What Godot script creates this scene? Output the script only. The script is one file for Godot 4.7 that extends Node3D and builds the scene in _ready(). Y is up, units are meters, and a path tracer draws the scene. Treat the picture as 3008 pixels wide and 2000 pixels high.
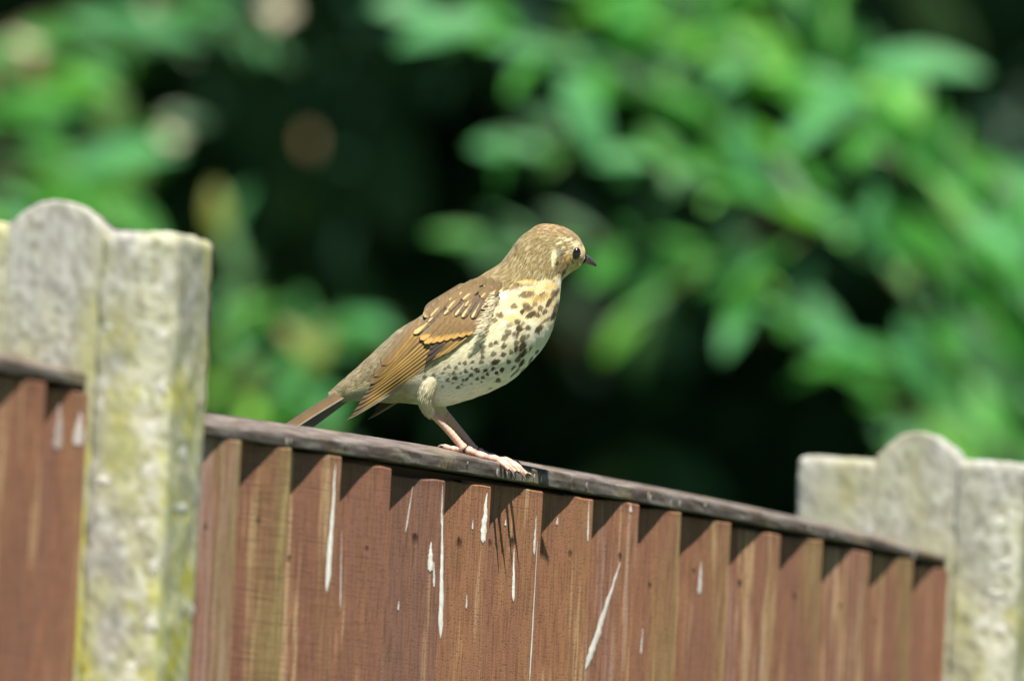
extends Node3D
# A young spotted thrush on the weathered cap of a feather-edge fence, two slotted concrete posts,
# out-of-focus shrubs and a shaded evergreen behind.  Metres, y up.

const PX := 0.0002148                      # metres per unit of the bird's drawing sheet
var FA := deg_to_rad(17.0)                 # angle between the line of sight and the fence
var FDIR := Vector3(sin(FA), 0, -cos(FA))  # along the fence, away from the camera
var FNRM := Vector3(cos(FA), 0, sin(FA))   # out of the fence's face
var P0 := Vector3(-0.0206, 1.9484, 0.0080) # middle of the cap where the bird stands
var B0 := Vector3(-0.0208, 1.9501, 0.0081) # the bird's feet
var BX := Basis(Vector3(0.99863, 0.05228, 0.00237), Vector3(-0.05234, 0.9976, 0.0453), Vector3(0, -0.04536, 0.99897))
# open gaps between the shrubs, seen against the dark tree (x, y): right shrub, left shrub
var gaps_right := [PackedVector2Array([Vector2(0.293, 2.829), Vector2(0.755, 2.853), Vector2(0.774, 2.476), Vector2(0.486, 2.486), Vector2(0.424, 2.522), Vector2(0.393, 2.533), Vector2(0.371, 2.536), Vector2(0.387, 2.559), Vector2(0.338, 2.603)]),
	PackedVector2Array([Vector2(0.025, 2.333), Vector2(0.093, 2.350), Vector2(0.163, 2.319), Vector2(0.224, 2.314), Vector2(0.287, 2.338), Vector2(0.312, 2.280), Vector2(0.366, 2.227), Vector2(0.364, 2.102), Vector2(0.038, 2.085)]),
	PackedVector2Array([Vector2(-0.133, 2.553), Vector2(-0.064, 2.556), Vector2(0.005, 2.543), Vector2(0.016, 2.500), Vector2(-0.048, 2.489), Vector2(-0.058, 2.432), Vector2(-0.126, 2.411)])]
var gaps_left := [PackedVector2Array([Vector2(-0.363, 2.642), Vector2(-0.189, 2.651), Vector2(-0.186, 2.583), Vector2(-0.295, 2.563), Vector2(-0.352, 2.505), Vector2(-0.351, 2.579), Vector2(-0.416, 2.589), Vector2(-0.380, 2.618)])]
var rng := RandomNumberGenerator.new()
var used := {}

# ------------------------------------------------------------------ small helpers
func numbered(called: String) -> String:
	var n: int = used.get(called, 0)
	used[called] = n + 1
	return called if n == 0 else "%s_%03d" % [called, n]

func thing(called: String, label: String, category: String, at := Vector3.ZERO, b := Basis.IDENTITY, group := "") -> Node3D:
	var o := Node3D.new()
	o.name = numbered(called)
	add_child(o, true)
	o.transform = Transform3D(b, at)
	o.set_meta("label", label)
	o.set_meta("category", category)
	if group:
		o.set_meta("group", group)
	return o

func part(called: String, mesh: Mesh, mat: Material, parent: Node3D) -> MeshInstance3D:
	var o := MeshInstance3D.new()
	o.name = called
	o.mesh = mesh
	o.material_override = mat
	parent.add_child(o, true)
	return o

func fbm(seed_: int, freq: float, oct := 3) -> FastNoiseLite:
	var n := FastNoiseLite.new()
	n.seed = seed_
	n.noise_type = FastNoiseLite.TYPE_SIMPLEX_SMOOTH
	n.frequency = freq
	n.fractal_octaves = oct
	if oct == 1:
		n.fractal_type = FastNoiseLite.FRACTAL_NONE
	return n

func mat(c: Color, rough := 0.8, vcol := false) -> StandardMaterial3D:
	var m := StandardMaterial3D.new()
	m.albedo_color = c.linear_to_srgb()
	m.roughness = rough
	m.vertex_color_use_as_albedo = vcol
	return m

class MB:
	var v := PackedVector3Array()
	var c := PackedColorArray()
	var uv := PackedVector2Array()
	var ix := PackedInt32Array()
	func add(p: Vector3, col := Color.WHITE, t := Vector2.ZERO) -> int:
		v.append(p); c.append(col); uv.append(t)
		return v.size() - 1
	func tri(a: int, b: int, d: int) -> void:
		ix.append(a); ix.append(b); ix.append(d)
	func quad(a: int, b: int, d: int, e: int) -> void:
		tri(a, b, d); tri(a, d, e)
	func grid(start: int, rows: int, cols: int, closed := false) -> void:   # rows x cols vertices already added
		for r in rows - 1:
			for k in (cols if closed else cols - 1):
				var k2 := (k + 1) % cols
				quad(start + r * cols + k, start + r * cols + k2, start + (r + 1) * cols + k2, start + (r + 1) * cols + k)
	func box(lo: Vector3, hi: Vector3, col := Color.WHITE) -> void:
		for ax in 3:
			for sd in 2:
				var q: Array[Vector3] = []
				for k in 4:
					var p := Vector3.ZERO
					p[ax] = hi[ax] if sd else lo[ax]
					var a := (ax + 1) % 3
					var b := (ax + 2) % 3
					p[a] = hi[a] if (k == 1 or k == 2) else lo[a]
					p[b] = hi[b] if k >= 2 else lo[b]
					q.append(p)
				if sd:
					q.reverse()
				var i := v.size()
				for p in q:
					add(p, col)
				quad(i, i + 1, i + 2, i + 3)
	func tube(pts: Array, rad: Array, sides := 10, col := Color.WHITE, cols: Array = []) -> void:
		var start := v.size()
		var up := Vector3(0.13, 0.27, 0.95)
		for i in pts.size():
			var d: Vector3 = (pts[mini(i + 1, pts.size() - 1)] - pts[maxi(i - 1, 0)]).normalized()
			var a := d.cross(up).normalized()
			var b := d.cross(a)
			for k in sides:
				var t := TAU * k / sides
				add(pts[i] + (a * cos(t) + b * sin(t)) * float(rad[i]), cols[i] if cols.size() else col, Vector2(float(k) / sides, float(i) / pts.size()))
		grid(start, pts.size(), sides, true)
		for e in [0, pts.size() - 1]:
			var m := add(pts[e], cols[e] if cols.size() else col)
			for k in sides:
				var p: int = start + e * sides + k
				var q: int = start + e * sides + (k + 1) % sides
				if e == 0:
					tri(m, q, p)
				else:
					tri(m, p, q)
	func mesh(smooth := true) -> ArrayMesh:
		var a := []
		a.resize(Mesh.ARRAY_MAX)
		a[Mesh.ARRAY_VERTEX] = v
		a[Mesh.ARRAY_COLOR] = c
		a[Mesh.ARRAY_TEX_UV] = uv
		a[Mesh.ARRAY_INDEX] = ix
		var am := ArrayMesh.new()
		am.add_surface_from_arrays(Mesh.PRIMITIVE_TRIANGLES, a)
		var st := SurfaceTool.new()
		st.create_from(am, 0)
		if not smooth:
			st.deindex()
			# flat: give every corner the normal of its own face
			var arr := st.commit_to_arrays()
			var vv: PackedVector3Array = arr[Mesh.ARRAY_VERTEX]
			var nn := PackedVector3Array()
			nn.resize(vv.size())
			for i in range(0, vv.size(), 3):
				var nrm := (vv[i + 2] - vv[i]).cross(vv[i + 1] - vv[i]).normalized()
				nn[i] = nrm; nn[i + 1] = nrm; nn[i + 2] = nrm
			arr[Mesh.ARRAY_NORMAL] = nn
			var fm := ArrayMesh.new()
			fm.add_surface_from_arrays(Mesh.PRIMITIVE_TRIANGLES, arr)
			return fm
		st.generate_normals()
		st.index()
		return st.commit()

func spline(pts: Array, t: float) -> Variant:      # Catmull-Rom over floats or vectors, t in 0..n-1
	var n := pts.size()
	var i := clampi(int(floor(t)), 0, n - 2)
	var f := t - i
	var p0 = pts[maxi(i - 1, 0)]
	var p1 = pts[i]
	var p2 = pts[i + 1]
	var p3 = pts[mini(i + 2, n - 1)]
	return (p1 * 2.0 + (p2 - p0) * f + (p0 * 2.0 - p1 * 5.0 + p2 * 4.0 - p3) * (f * f) + (p1 * 3.0 - p0 - p2 * 3.0 + p3) * (f * f * f)) * 0.5

func smooth_path(pts: Array, n: int) -> Array:
	var out := []
	for i in n:
		out.append(spline(pts, float(i) / (n - 1) * (pts.size() - 1)))
	return out

func mixc(a: Color, b: Color, t: float) -> Color:
	return a.lerp(b, clampf(t, 0, 1))

func grain_texture(seed_: int, freq: float, normal := false, strength := 6.0) -> NoiseTexture2D:
	var t := NoiseTexture2D.new()
	t.width = 512
	t.height = 512
	t.seamless = true
	t.noise = fbm(seed_, freq, 4)
	t.as_normal_map = normal
	t.bump_strength = strength
	return t

# ------------------------------------------------------------------ the scene
func _ready() -> void:
	rng.seed = 4711
	var cam := Camera3D.new()
	cam.name = "camera"
	cam.transform = Transform3D(BX, Vector3(0, 1.522, 11.0))
	cam.fov = 2.2374
	var lens := CameraAttributesPhysical.new()
	lens.frustum_focal_length = 614.5
	lens.frustum_focus_distance = 10.985
	lens.frustum_near = 0.1
	lens.frustum_far = 2000.0
	lens.exposure_aperture = 8.8
	cam.attributes = lens
	add_child(cam)
	cam.current = true

	var env := Environment.new()
	env.background_mode = Environment.BG_SKY
	var sky := Sky.new()
	var sm := ProceduralSkyMaterial.new()
	sm.sky_top_color = Color(0.24, 0.46, 0.80)
	sm.sky_horizon_color = Color(0.70, 0.82, 0.93)
	sm.sky_curve = 0.16
	sm.ground_bottom_color = Color(0.16, 0.2, 0.1)
	sm.ground_horizon_color = Color(0.45, 0.5, 0.42)
	sm.sky_energy_multiplier = 0.5
	sky.sky_material = sm
	env.sky = sky
	env.tonemap_mode = Environment.TONE_MAPPER_LINEAR
	env.tonemap_exposure = 2.25
	env.sdfgi_enabled = true
	env.ssao_enabled = true
	env.ssil_enabled = true
	var we := WorldEnvironment.new()
	we.name = "environment"
	we.environment = env
	add_child(we)

	var sun := DirectionalLight3D.new()
	sun.name = "sun"
	sun.light_energy = 1.6
	sun.light_color = Color(1.0, 0.965, 0.91)
	sun.light_angular_distance = 0.5
	sun.shadow_enabled = true
	var el := deg_to_rad(62.0)
	var az := deg_to_rad(61.0)
	var to_sun := (FNRM * cos(az) - FDIR * sin(az)) * cos(el) + Vector3.UP * sin(el)
	add_child(sun)
	sun.look_at_from_position(to_sun * 30.0, Vector3.ZERO, Vector3.UP)

	build_ground()
	build_fence()
	build_posts()
	build_tree()
	build_shrubs()
	build_bird()

func build_ground() -> void:
	var m := mat(Color(0.06, 0.1, 0.03), 0.95)
	m.albedo_color = Color.WHITE
	var t := NoiseTexture2D.new()
	t.width = 512; t.height = 512; t.seamless = true
	t.noise = fbm(5, 0.02, 5)
	var ramp := Gradient.new()
	ramp.set_color(0, Color(0.03, 0.055, 0.015).linear_to_srgb())
	ramp.set_color(1, Color(0.09, 0.14, 0.04).linear_to_srgb())
	t.color_ramp = ramp
	m.albedo_texture = t
	m.uv1_triplanar = true
	m.uv1_world_triplanar = true
	m.uv1_scale = Vector3.ONE * 0.6
	var pm := PlaneMesh.new()
	pm.size = Vector2(600, 600)
	var g := part("ground", pm, m, self)
	g.set_meta("kind", "structure")
	g.set_meta("label", "mown garden lawn running under the fence and the shrubs")

# ------------------------------------------------------------------ fence
const STRIPS := 20
# right edge of each board along the fence, and how far its top hangs below the cap
const EDGES := [-0.553, -0.453, -0.352, -0.249, -0.135, -0.037, 0.076, 0.188, 0.292, 0.389, 0.506, 0.626, 0.728, 0.846, 0.955, 1.046]
const GAPS := [0.0, 0.0006, 0.0019, 0.0035, 0.0073, 0.0061, 0.0030, 0.0022, 0.0012, 0.0019, 0.0024, 0.0033, 0.0026, 0.0028, 0.0026, 0.004]
# white droppings: s and y of head and foot, width, tint 0 white .. 1 grey
const DROPS := [
	[-0.138, -0.044, -0.131, -0.121, 0.0095, 0.0], [-0.153, -0.062, -0.152, -0.081, 0.0118, 0.0], [-0.044, -0.026, -0.046, -0.058, 0.0122, 0.0],
	[0.035, -0.057, 0.038, -0.091, 0.0066, 0.0], [0.066, -0.035, 0.066, -0.060, 0.0055, 0.45], [0.266, -0.055, 0.222, -0.127, 0.0135, 0.4],
	[0.180, -0.020, 0.181, -0.046, 0.0036, 0.2], [0.070, -0.051, 0.069, -0.141, 0.0030, 0.35], [-0.147, -0.074, -0.145, -0.090, 0.0044, 0.2],
	[-0.140, -0.026, -0.139, -0.051, 0.0032, 0.2], [-0.184, -0.029, -0.191, -0.058, 0.0029, 0.35], [0.090, -0.072, 0.087, -0.083, 0.0046, 0.5],
	[0.277, -0.018, 0.278, -0.0225, 0.0066, 0.3], [-0.361, -0.024, -0.364, -0.103, 0.0100, 0.0], [-0.316, -0.063, -0.312, -0.111, 0.0026, 0.6],
	[0.459, -0.046, 0.459, -0.068, 0.0088, 0.6], [0.875, -0.039, 0.874, -0.049, 0.0100, 0.5], [0.526, -0.051, 0.528, -0.077, 0.0032, 0.6],
	[0.133, -0.033, 0.132, -0.038, 0.0051, 0.4], [-0.065, -0.091, -0.065, -0.100, 0.0037, 0.4], [-0.196, -0.101, -0.196, -0.107, 0.0037, 0.4],
	[0.020, -0.040, 0.020, -0.044, 0.004, 0.3], [-0.062, -0.044, -0.062, -0.050, 0.0035, 0.4], [0.338, -0.095, 0.337, -0.112, 0.0035, 0.5]]

func cap_top(s: float, n: float) -> float:
	var yf := -0.0053 - 0.0135 * pow(s - 0.18, 2)
	var yb := 0.0033 - 0.0105 * pow(s - 0.2, 2)
	return lerpf(yb, yf, (n + 0.022) / 0.044)

func cap_low(s: float) -> float:
	return -0.0148 - 0.0075 * pow(s - 0.25, 2)

func wood_atlas() -> ImageTexture:
	var W := 2000
	var H := 640
	var data := PackedByteArray()
	data.resize(W * H * 3)
	var na := fbm(11, 0.055, 3)
	var nb := fbm(12, 0.020, 3)
	var nc := fbm(13, 0.22, 2)
	var nd := fbm(14, 0.5, 1)
	var red := Color(0.245, 0.118, 0.078)
	var orange := Color(0.300, 0.146, 0.080)
	var purple := Color(0.200, 0.108, 0.084)
	var tan_c := Color(0.50, 0.34, 0.20)
	var pale := Color(0.36, 0.24, 0.20)
	var algae := Color(0.24, 0.22, 0.085)
	var dark := Color(0.055, 0.030, 0.022)
	# per board: orange share, purple share, worn, pale wear, algae edge, saw marks
	var spec := [
		[0.0, 0.15, 0.10, 0.55, 0.8, 0.0], [0.15, 0.1, 0.08, 0.0, 0.75, 1.0], [0.1, 0.0, 0.34, 0.0, 0.2, 0.7], [0.1, 0.2, 0.02, 0.0, 0.0, 0.4],
		[0.1, 0.75, 0.0, 0.0, 0.0, 0.1], [0.9, 0.1, 0.08, 0.0, 0.0, 0.0], [0.85, 0.0, 0.06, 0.0, 0.05, 0.0], [0.95, 0.0, 0.04, 0.0, 0.1, 0.0],
		[0.4, 0.1, 0.14, 0.1, 0.0, 0.1], [0.5, 0.0, 0.0, 0.0, 0.7, 0.0], [0.4, 0.2, 0.20, 0.0, 0.3, 0.0], [0.3, 0.0, 0.36, 0.1, 0.2, 0.0],
		[0.1, 0.3, 0.06, 0.0, 0.5, 0.0], [0.1, 0.1, 0.28, 0.1, 0.2, 0.2], [0.1, 0.2, 0.12, 0.0, 0.6, 0.1], [0.0, 0.3, 0.10, 0.0, 0.0, 0.0],
		[0.1, 0.1, 0.16, 0.0, 0.0, 0.5], [0.05, 0.4, 0.04, 0.0, 0.1, 0.4], [0.2, 0.2, 0.1, 0.0, 0.1, 0.2], [0.4, 0.1, 0.1, 0.0, 0.1, 0.0]]
	# nail holes: board, across, millimetres below the top, size
	var nails := [[0, 0.62, 55.0, 0.9], [1, 0.62, 47.0, 1.0], [2, 0.42, 66.0, 0.9], [3, 0.72, 52.0, 0.8], [3, 0.3, 100.0, 0.5], [4, 0.66, 38.0, 1.3], [5, 0.60, 38.0, 1.3], [6, 0.38, 38.0, 1.0], [6, 0.63, 36.0, 1.3],
		[7, 0.72, 38.0, 1.0], [8, 0.75, 36.0, 1.1], [9, 0.6, 50.0, 0.9], [10, 0.55, 35.0, 0.9], [11, 0.5, 37.0, 1.1], [12, 0.62, 40.0, 1.0], [13, 0.62, 40.0, 0.9], [11, 0.2, 96.0, 1.3], [14, 0.5, 45.0, 0.8]]
	for x in W:
		var k := x / 100
		var fx := (x % 100) / 100.0
		var sp: Array = spec[k]
		var gx := k * 340.0 + fx * 100.0
		for y in H:
			var ym := y * 0.39
			var a := na.get_noise_2d(gx * 3.0, ym * 0.10)
			var b := nb.get_noise_2d(gx * 1.6, ym * 0.22)
			var c := nc.get_noise_2d(gx * 3.0, ym * 0.10)
			var d := nd.get_noise_2d(gx * 2.0, ym * 1.0)
			var col := red.lerp(orange, clampf(sp[0] + b * 0.9, 0, 1))
			col = col.lerp(purple, clampf(sp[1] + a * 0.8 - 0.1, 0, 1))
			var w: float = smoothstep(0.34, 0.72, a * 0.55 + b * 0.75 + sp[2] * 1.05 + c * 0.10)
			col = col.lerp(tan_c, w * 0.7)
			if sp[3] > 0.0:
				col = col.lerp(pale, clampf(sp[3] + a * 1.3 - 0.15, 0, 0.9))
			if sp[4] > 0.0:
				col = col.lerp(algae, sp[4] * smoothstep(0.55, 1.0, fx + b * 0.35) * 0.75)
			if true:
				var saw: float = nd.get_noise_2d(k * 50.0 + fx * 3.0, ym * 1.7) * 0.55 + nc.get_noise_2d(k * 70.0 + fx * 6.0, ym * 2.2) * 0.45
				col = col * (1.0 - (0.04 + sp[5] * 0.24) * smoothstep(0.06, 0.42, saw))
			var dk: float = smoothstep(0.12, 0.5, -c - a * 0.35)
			col = col.lerp(dark, dk * 0.30)
			col = col * (1.0 + c * 0.17 + d * 0.08)
			if d > 0.62:
				col = col.lerp(dark, 0.45)
			# darker towards the top of each board
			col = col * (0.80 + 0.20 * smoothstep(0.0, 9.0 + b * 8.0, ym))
			for n in nails:
				if n[0] == k:
					var ex: float = (fx - n[1]) * 100.0 / (2.8 * n[3])
					var ey: float = (ym - n[2]) / (3.6 * n[3])
					var r := sqrt(ex * ex + ey * ey) + c * 0.35
					if r < 1.2:
						col = col.lerp(Color(0.030, 0.018, 0.014), smoothstep(1.15, 0.5, r) * (0.95 if n[3] > 1.05 else 0.8) * smoothstep(1.4, -0.6, ey))  # shade inside the hole is painted in, darkest at its top
					elif absf(ex) < 0.8 and ey > 0.0 and ey < 5.0:
						col = col * (1.0 - 0.25 * (1.0 - ey / 5.0) * (1.0 - absf(ex)))
			col = col.linear_to_srgb()
			var i := (y * W + x) * 3
			data[i] = clampi(int(col.r * 255.0), 0, 255)
			data[i + 1] = clampi(int(col.g * 255.0), 0, 255)
			data[i + 2] = clampi(int(col.b * 255.0), 0, 255)
	var im := Image.create_from_data(W, H, false, Image.FORMAT_RGB8, data)
	return ImageTexture.create_from_image(im)

func board_mesh(s0: float, s1: float, top: float, bottom: float, strip: int, r: RandomNumberGenerator, tilt := 0.0) -> ArrayMesh:
	# a feather-edge board: 4 mm on the left, 14 mm on the right, lapped behind its left neighbour
	var m := MB.new()
	var cols := 8
	var tops := []
	for i in cols + 1:
		tops.append(top + r.randf_range(-0.0005, 0.0005) - tilt * float(i) / cols)
	var sl := s0 - 0.012
	var prof := []
	for i in cols + 1:
		var t := float(i) / cols
		prof.append(Vector2(lerpf(sl, s1, t), lerpf(0.0082, 0.0245, t)))
	prof[cols].x -= 0.0012
	# front
	for row in 2:
		for i in cols + 1:
			var y: float = tops[i] - 0.0008 if row == 0 else bottom
			m.add(Vector3(prof[i].x, y, prof[i].y), Color.WHITE, Vector2((strip + 0.03 + 0.94 * float(i) / cols) / STRIPS, (top - y) / 0.25))
	m.grid(0, 2, cols + 1)
	# rounded arris and thick right edge
	var e0 := m.v.size()
	for p in [Vector2(s1 - 0.0012, 0.0245), Vector2(s1, 0.0233), Vector2(s1, 0.0105)]:
		for row in 2:
			var y: float = tops[cols] - 0.0008 if row == 0 else bottom
			m.add(Vector3(p.x, y, p.y), Color.WHITE, Vector2((strip + 0.94) / STRIPS, (top - y) / 0.25))
	m.quad(e0, e0 + 2, e0 + 3, e0 + 1)
	m.quad(e0 + 2, e0 + 4, e0 + 5, e0 + 3)
	# top: chamfer then end grain
	var t0 := m.v.size()
	for row in 3:
		for i in cols + 1:
			var n: float = [prof[i].y, prof[i].y - 0.0007, lerpf(0.0042, 0.0105, float(i) / cols)][row]
			m.add(Vector3(prof[i].x, tops[i] - (0.0008 if row == 0 else 0.0), n), Color.WHITE, Vector2((strip + 0.03 + 0.94 * float(i) / cols) / STRIPS, 0.01 + row * 0.005))
	m.grid(t0, 3, cols + 1)
	# back
	var b0 := m.v.size()
	for row in 2:
		for p in [Vector2(s1, 0.0105), Vector2(sl, 0.0042)]:
			m.add(Vector3(p.x, top - 0.001 if row == 0 else bottom, p.y), Color.WHITE, Vector2((strip + 0.5) / STRIPS, 0.0 if row == 0 else 5.0))
	m.quad(b0, b0 + 1, b0 + 3, b0 + 2)
	return m.mesh(false)

func board_front(s: float, s0: float, s1: float) -> float:
	return lerpf(0.0082, 0.0245, (s - s0 + 0.012) / (s1 - s0 + 0.012))

func cap_mesh(s0: float, s1: float, dy: float, hump: bool) -> ArrayMesh:
	# weathered capping rail: flat below, sloping above, 44 mm wide, swept along the fence
	var m := MB.new()
	var rows := 150
	var nz := fbm(21, 14.0, 3)
	for r in rows + 1:
		var s := lerpf(s0, s1, float(r) / rows)
		var sc := s if hump else -0.55
		var low := cap_low(sc)
		var f := cap_top(sc, 0.022)
		var b := cap_top(sc, -0.022)
		var j := nz.get_noise_2d(s, 1.0) * 0.0010
		var j2 := nz.get_noise_2d(s * 2.0, 9.0) * 0.0009
		var pr := [
			Vector2(-0.0210, low + 0.001), Vector2(-0.0220, low + 0.002), Vector2(-0.0220, b - 0.0018), Vector2(-0.0204, b), Vector2(-0.008, lerpf(b, f, 0.3) + j * 0.5), Vector2(0.006, lerpf(b, f, 0.63) + j2 * 0.5),
			Vector2(0.0205, f + 0.0004 + j), Vector2(0.0217 + j2 * 0.3, f - 0.0003 + j), Vector2(0.0221 + j2 * 0.5, f - 0.0013), Vector2(0.0221 + j * 0.5, (f + low) * 0.5), Vector2(0.0219 + j2 * 0.5, low + 0.0008 - j), Vector2(0.0213, low + j2 * 0.4), Vector2(-0.0210, low + 0.001)]
		var run := 0.0
		for i in pr.size():
			if i:
				run += pr[i].distance_to(pr[i - 1])
			m.add(Vector3(s, dy + pr[i].y, pr[i].x), Color.WHITE, Vector2((s - s0) / 0.95, run / 0.12))
	m.grid(0, rows + 1, 13)
	for e in 2:
		var a := e * rows * 13
		for i in range(1, 11):
			m.tri(a, a + i, a + i + 1)
	return m.mesh(false)

func cap_texture() -> ImageTexture:
	var W := 1024
	var H := 128
	var data := PackedByteArray()
	data.resize(W * H * 3)
	var na := fbm(31, 0.05, 4)
	var nb := fbm(32, 0.01, 2)
	var nc := fbm(33, 0.3, 2)
	for y in H:
		for x in W:
			var a := na.get_noise_2d(x * 0.22, y * 2.2)
			var b := nb.get_noise_2d(x * 0.9, y * 1.2)
			var c := nc.get_noise_2d(x * 0.5, y * 0.9)
			var col := Color(0.138, 0.122, 0.112).lerp(Color(0.104, 0.082, 0.070), clampf(0.45 + b * 1.5, 0, 1))
			col = col.lerp(Color(0.200, 0.182, 0.170), smoothstep(0.0, 0.4, a + b * 0.3))
			col = col.lerp(Color(0.05, 0.038, 0.034), smoothstep(0.16, 0.5, -a + c * 0.2) * 0.65)
			col = col.lerp(Color(0.20, 0.165, 0.085), smoothstep(0.32, 0.5, b + c * 0.2) * 0.4)
			col = col * (1.0 + c * 0.22)
			col = col.linear_to_srgb()
			var i := (y * W + x) * 3
			data[i] = clampi(int(col.r * 255.0), 0, 255)
			data[i + 1] = clampi(int(col.g * 255.0), 0, 255)
			data[i + 2] = clampi(int(col.b * 255.0), 0, 255)
	return ImageTexture.create_from_image(Image.create_from_data(W, H, false, Image.FORMAT_RGB8, data))

func streak_mesh(s0: float, y0: float, s1: float, y1: float, w: float, b0: float, b1: float, r: RandomNumberGenerator, base_y: float, col: Color) -> ArrayMesh:
	# a dried run of dropping: a thin, lumpy ribbon on the face of a board, thickest near its foot
	var m := MB.new()
	var rows := 26
	var ph := r.randf() * 20.0
	var nz := fbm(77, 0.9, 2)
	for i in rows + 1:
		var t := float(i) / rows
		var s := lerpf(s0, s1, t) + nz.get_noise_2d(t * 4.0, ph) * w * 0.14
		var y := lerpf(y0, y1, t)
		var hw := w * 0.5 * (0.30 + 0.70 * smoothstep(0.0, 0.75, t)) * clampf(t * 14.0, 0.0, 1.0) * (sqrt(clampf((1.0 - t) * 9.0, 0.0, 1.0)))
		hw *= 1.0 + nz.get_noise_2d(t * 12.0, ph + 7.0) * 0.35
		hw = maxf(hw, 0.00015)
		for k in 5:
			var c := (k - 2) / 2.0
			var ss := s + c * hw
			var lift := 0.00025 + 0.00030 * (1.0 - c * c) * clampf(hw / 0.004, 0.25, 1.0)
			var cc := col * (1.0 + nz.get_noise_2d(ss * 900.0, y * 250.0) * 0.35)
			if absf(c) > 0.9:
				cc = cc.lerp(Color(0.34, 0.20, 0.14), 0.45)
			cc.a = 1.0
			m.add(Vector3(ss, base_y + y, board_front(ss, b0, b1) + lift), cc)
	m.grid(0, rows + 1, 5)
	return m.mesh(true)

func build_fence() -> void:
	var tex := wood_atlas()
	var wood := StandardMaterial3D.new()
	wood.albedo_texture = tex
	wood.roughness = 0.82
	wood.metallic_specular = 0.25
	wood.heightmap_enabled = true
	wood.heightmap_texture = tex
	wood.heightmap_scale = 0.12
	var capm := StandardMaterial3D.new()
	capm.albedo_texture = cap_texture()
	capm.roughness = 0.95
	capm.metallic_specular = 0.15
	capm.heightmap_enabled = true
	capm.heightmap_texture = capm.albedo_texture
	capm.heightmap_scale = 0.10
	var batten := mat(Color(0.11, 0.065, 0.045), 0.9)
	var white := mat(Color.WHITE, 0.7, true)
	var fb := Basis(FDIR, Vector3.UP, FNRM)
	var by := P0.y
	var fence := thing("fence_panel", "brown feather-edge panel with the bird standing on its grey cap", "fence", Vector3(P0.x, 0, P0.z), fb)
	var r := RandomNumberGenerator.new()
	r.seed = 99
	part("capping_rail", cap_mesh(-0.806, 1.0465, by, true), capm, fence)
	var rail := MB.new()
	for i in 61:
		var s := lerpf(-0.80, 1.045, i / 60.0)
		for q in [[-0.020, 0], [0.003, 0], [0.003, 1], [-0.020, 1], [-0.020, 0]]:
			rail.add(Vector3(s, by - 0.075 if q[1] else by + cap_low(s) - 0.0004, q[0]))
	rail.grid(0, 61, 5)
	part("batten", rail.mesh(false), batten, fence)
	for y in [1.0, 0.25]:
		var r2 := MB.new()
		r2.box(Vector3(-0.80, y, -0.020), Vector3(1.045, y + 0.05, 0.0030))
		part("batten", r2.mesh(false), batten, fence)
	var prev: float = -0.660
	part("board", board_mesh(-0.795, -0.660, by + cap_low(-0.7) - 0.001, 0.12, 18, r), wood, fence)
	var boards := []
	for i in EDGES.size():
		var s1: float = EDGES[i]
		var b := part("board", board_mesh(prev, s1, by + cap_low(s1) - GAPS[i] - 0.0006, 0.12, i, r, r.randf_range(-0.0008, 0.001)), wood, fence)
		boards.append([prev, s1, b])
		prev = s1
	for d in DROPS:
		for b in boards:
			if d[0] > b[0] and d[0] <= b[1]:
				var col := Color(0.76, 0.77, 0.74).lerp(Color(0.38, 0.35, 0.35), d[5])
				part("dropping_streak", streak_mesh(d[0], d[1], d[2], d[3], d[4] * 0.66, b[0], b[1], r, by, col), white, b[2])
	# spatters on the front of the cap
	for i in 18:
		var s := r.randf_range(-0.5, 1.0)
		var w := r.randf_range(0.0015, 0.004)
		var m := MB.new()
		var h := r.randf_range(0.002, 0.006)
		var yy := cap_top(s, 0.022) - r.randf_range(0.001, 0.004)
		var col := Color(0.34, 0.33, 0.32) * r.randf_range(0.6, 1.25)
		col.a = 1.0
		for row in 5:
			var t := row / 4.0
			var hw := w * 0.5 * (0.25 + sin(PI * clampf(t * 0.9 + 0.1, 0, 1)))
			for k in 3:
				m.add(Vector3(s + (k - 1) * hw, by + yy - h * t, 0.02245 + (0.0008 if k == 1 else 0.0002)), col)
		m.grid(0, 5, 3)
		part("dropping_speck", m.mesh(true), white, fence)

	# the next panel, nearer the camera; only the end by the post is in the picture
	var near := thing("fence_panel", "brown feather-edge panel end left of the lichen-covered post", "fence", Vector3(P0.x, 0, P0.z), fb)
	part("capping_rail", cap_mesh(-2.66, -0.8485, by + 0.0155, false), capm, near)
	var r3 := MB.new()
	r3.box(Vector3(-2.65, by - 0.06, -0.020), Vector3(-0.85, by - 0.0045, 0.0030))
	part("batten", r3.mesh(false), batten, near)
	var edges := [-0.8485, -0.928, -1.040, -1.15, -1.262, -1.375, -1.487, -1.60, -1.71, -1.82, -1.93, -2.04, -2.15, -2.26, -2.37, -2.48, -2.60]
	for i in edges.size() - 1:
		var b := part("board", board_mesh(edges[i + 1], edges[i], by + 0.0155 + cap_low(-0.55) - 0.002 - (0.0 if i else 0.002), 0.12, [17, 16, 19, 12, 5, 3, 14, 9][i % 8], r), wood, near)
		if i == 0:
			part("dropping_streak", streak_mesh(-0.858, -0.020, -0.860, -0.040, 0.013, edges[1], edges[0], r, by, Color(0.5, 0.47, 0.48)), white, b)
			part("dropping_streak", streak_mesh(-0.884, -0.016, -0.883, -0.044, 0.010, edges[1], edges[0], r, by, Color(0.36, 0.31, 0.30)), white, b)

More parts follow.
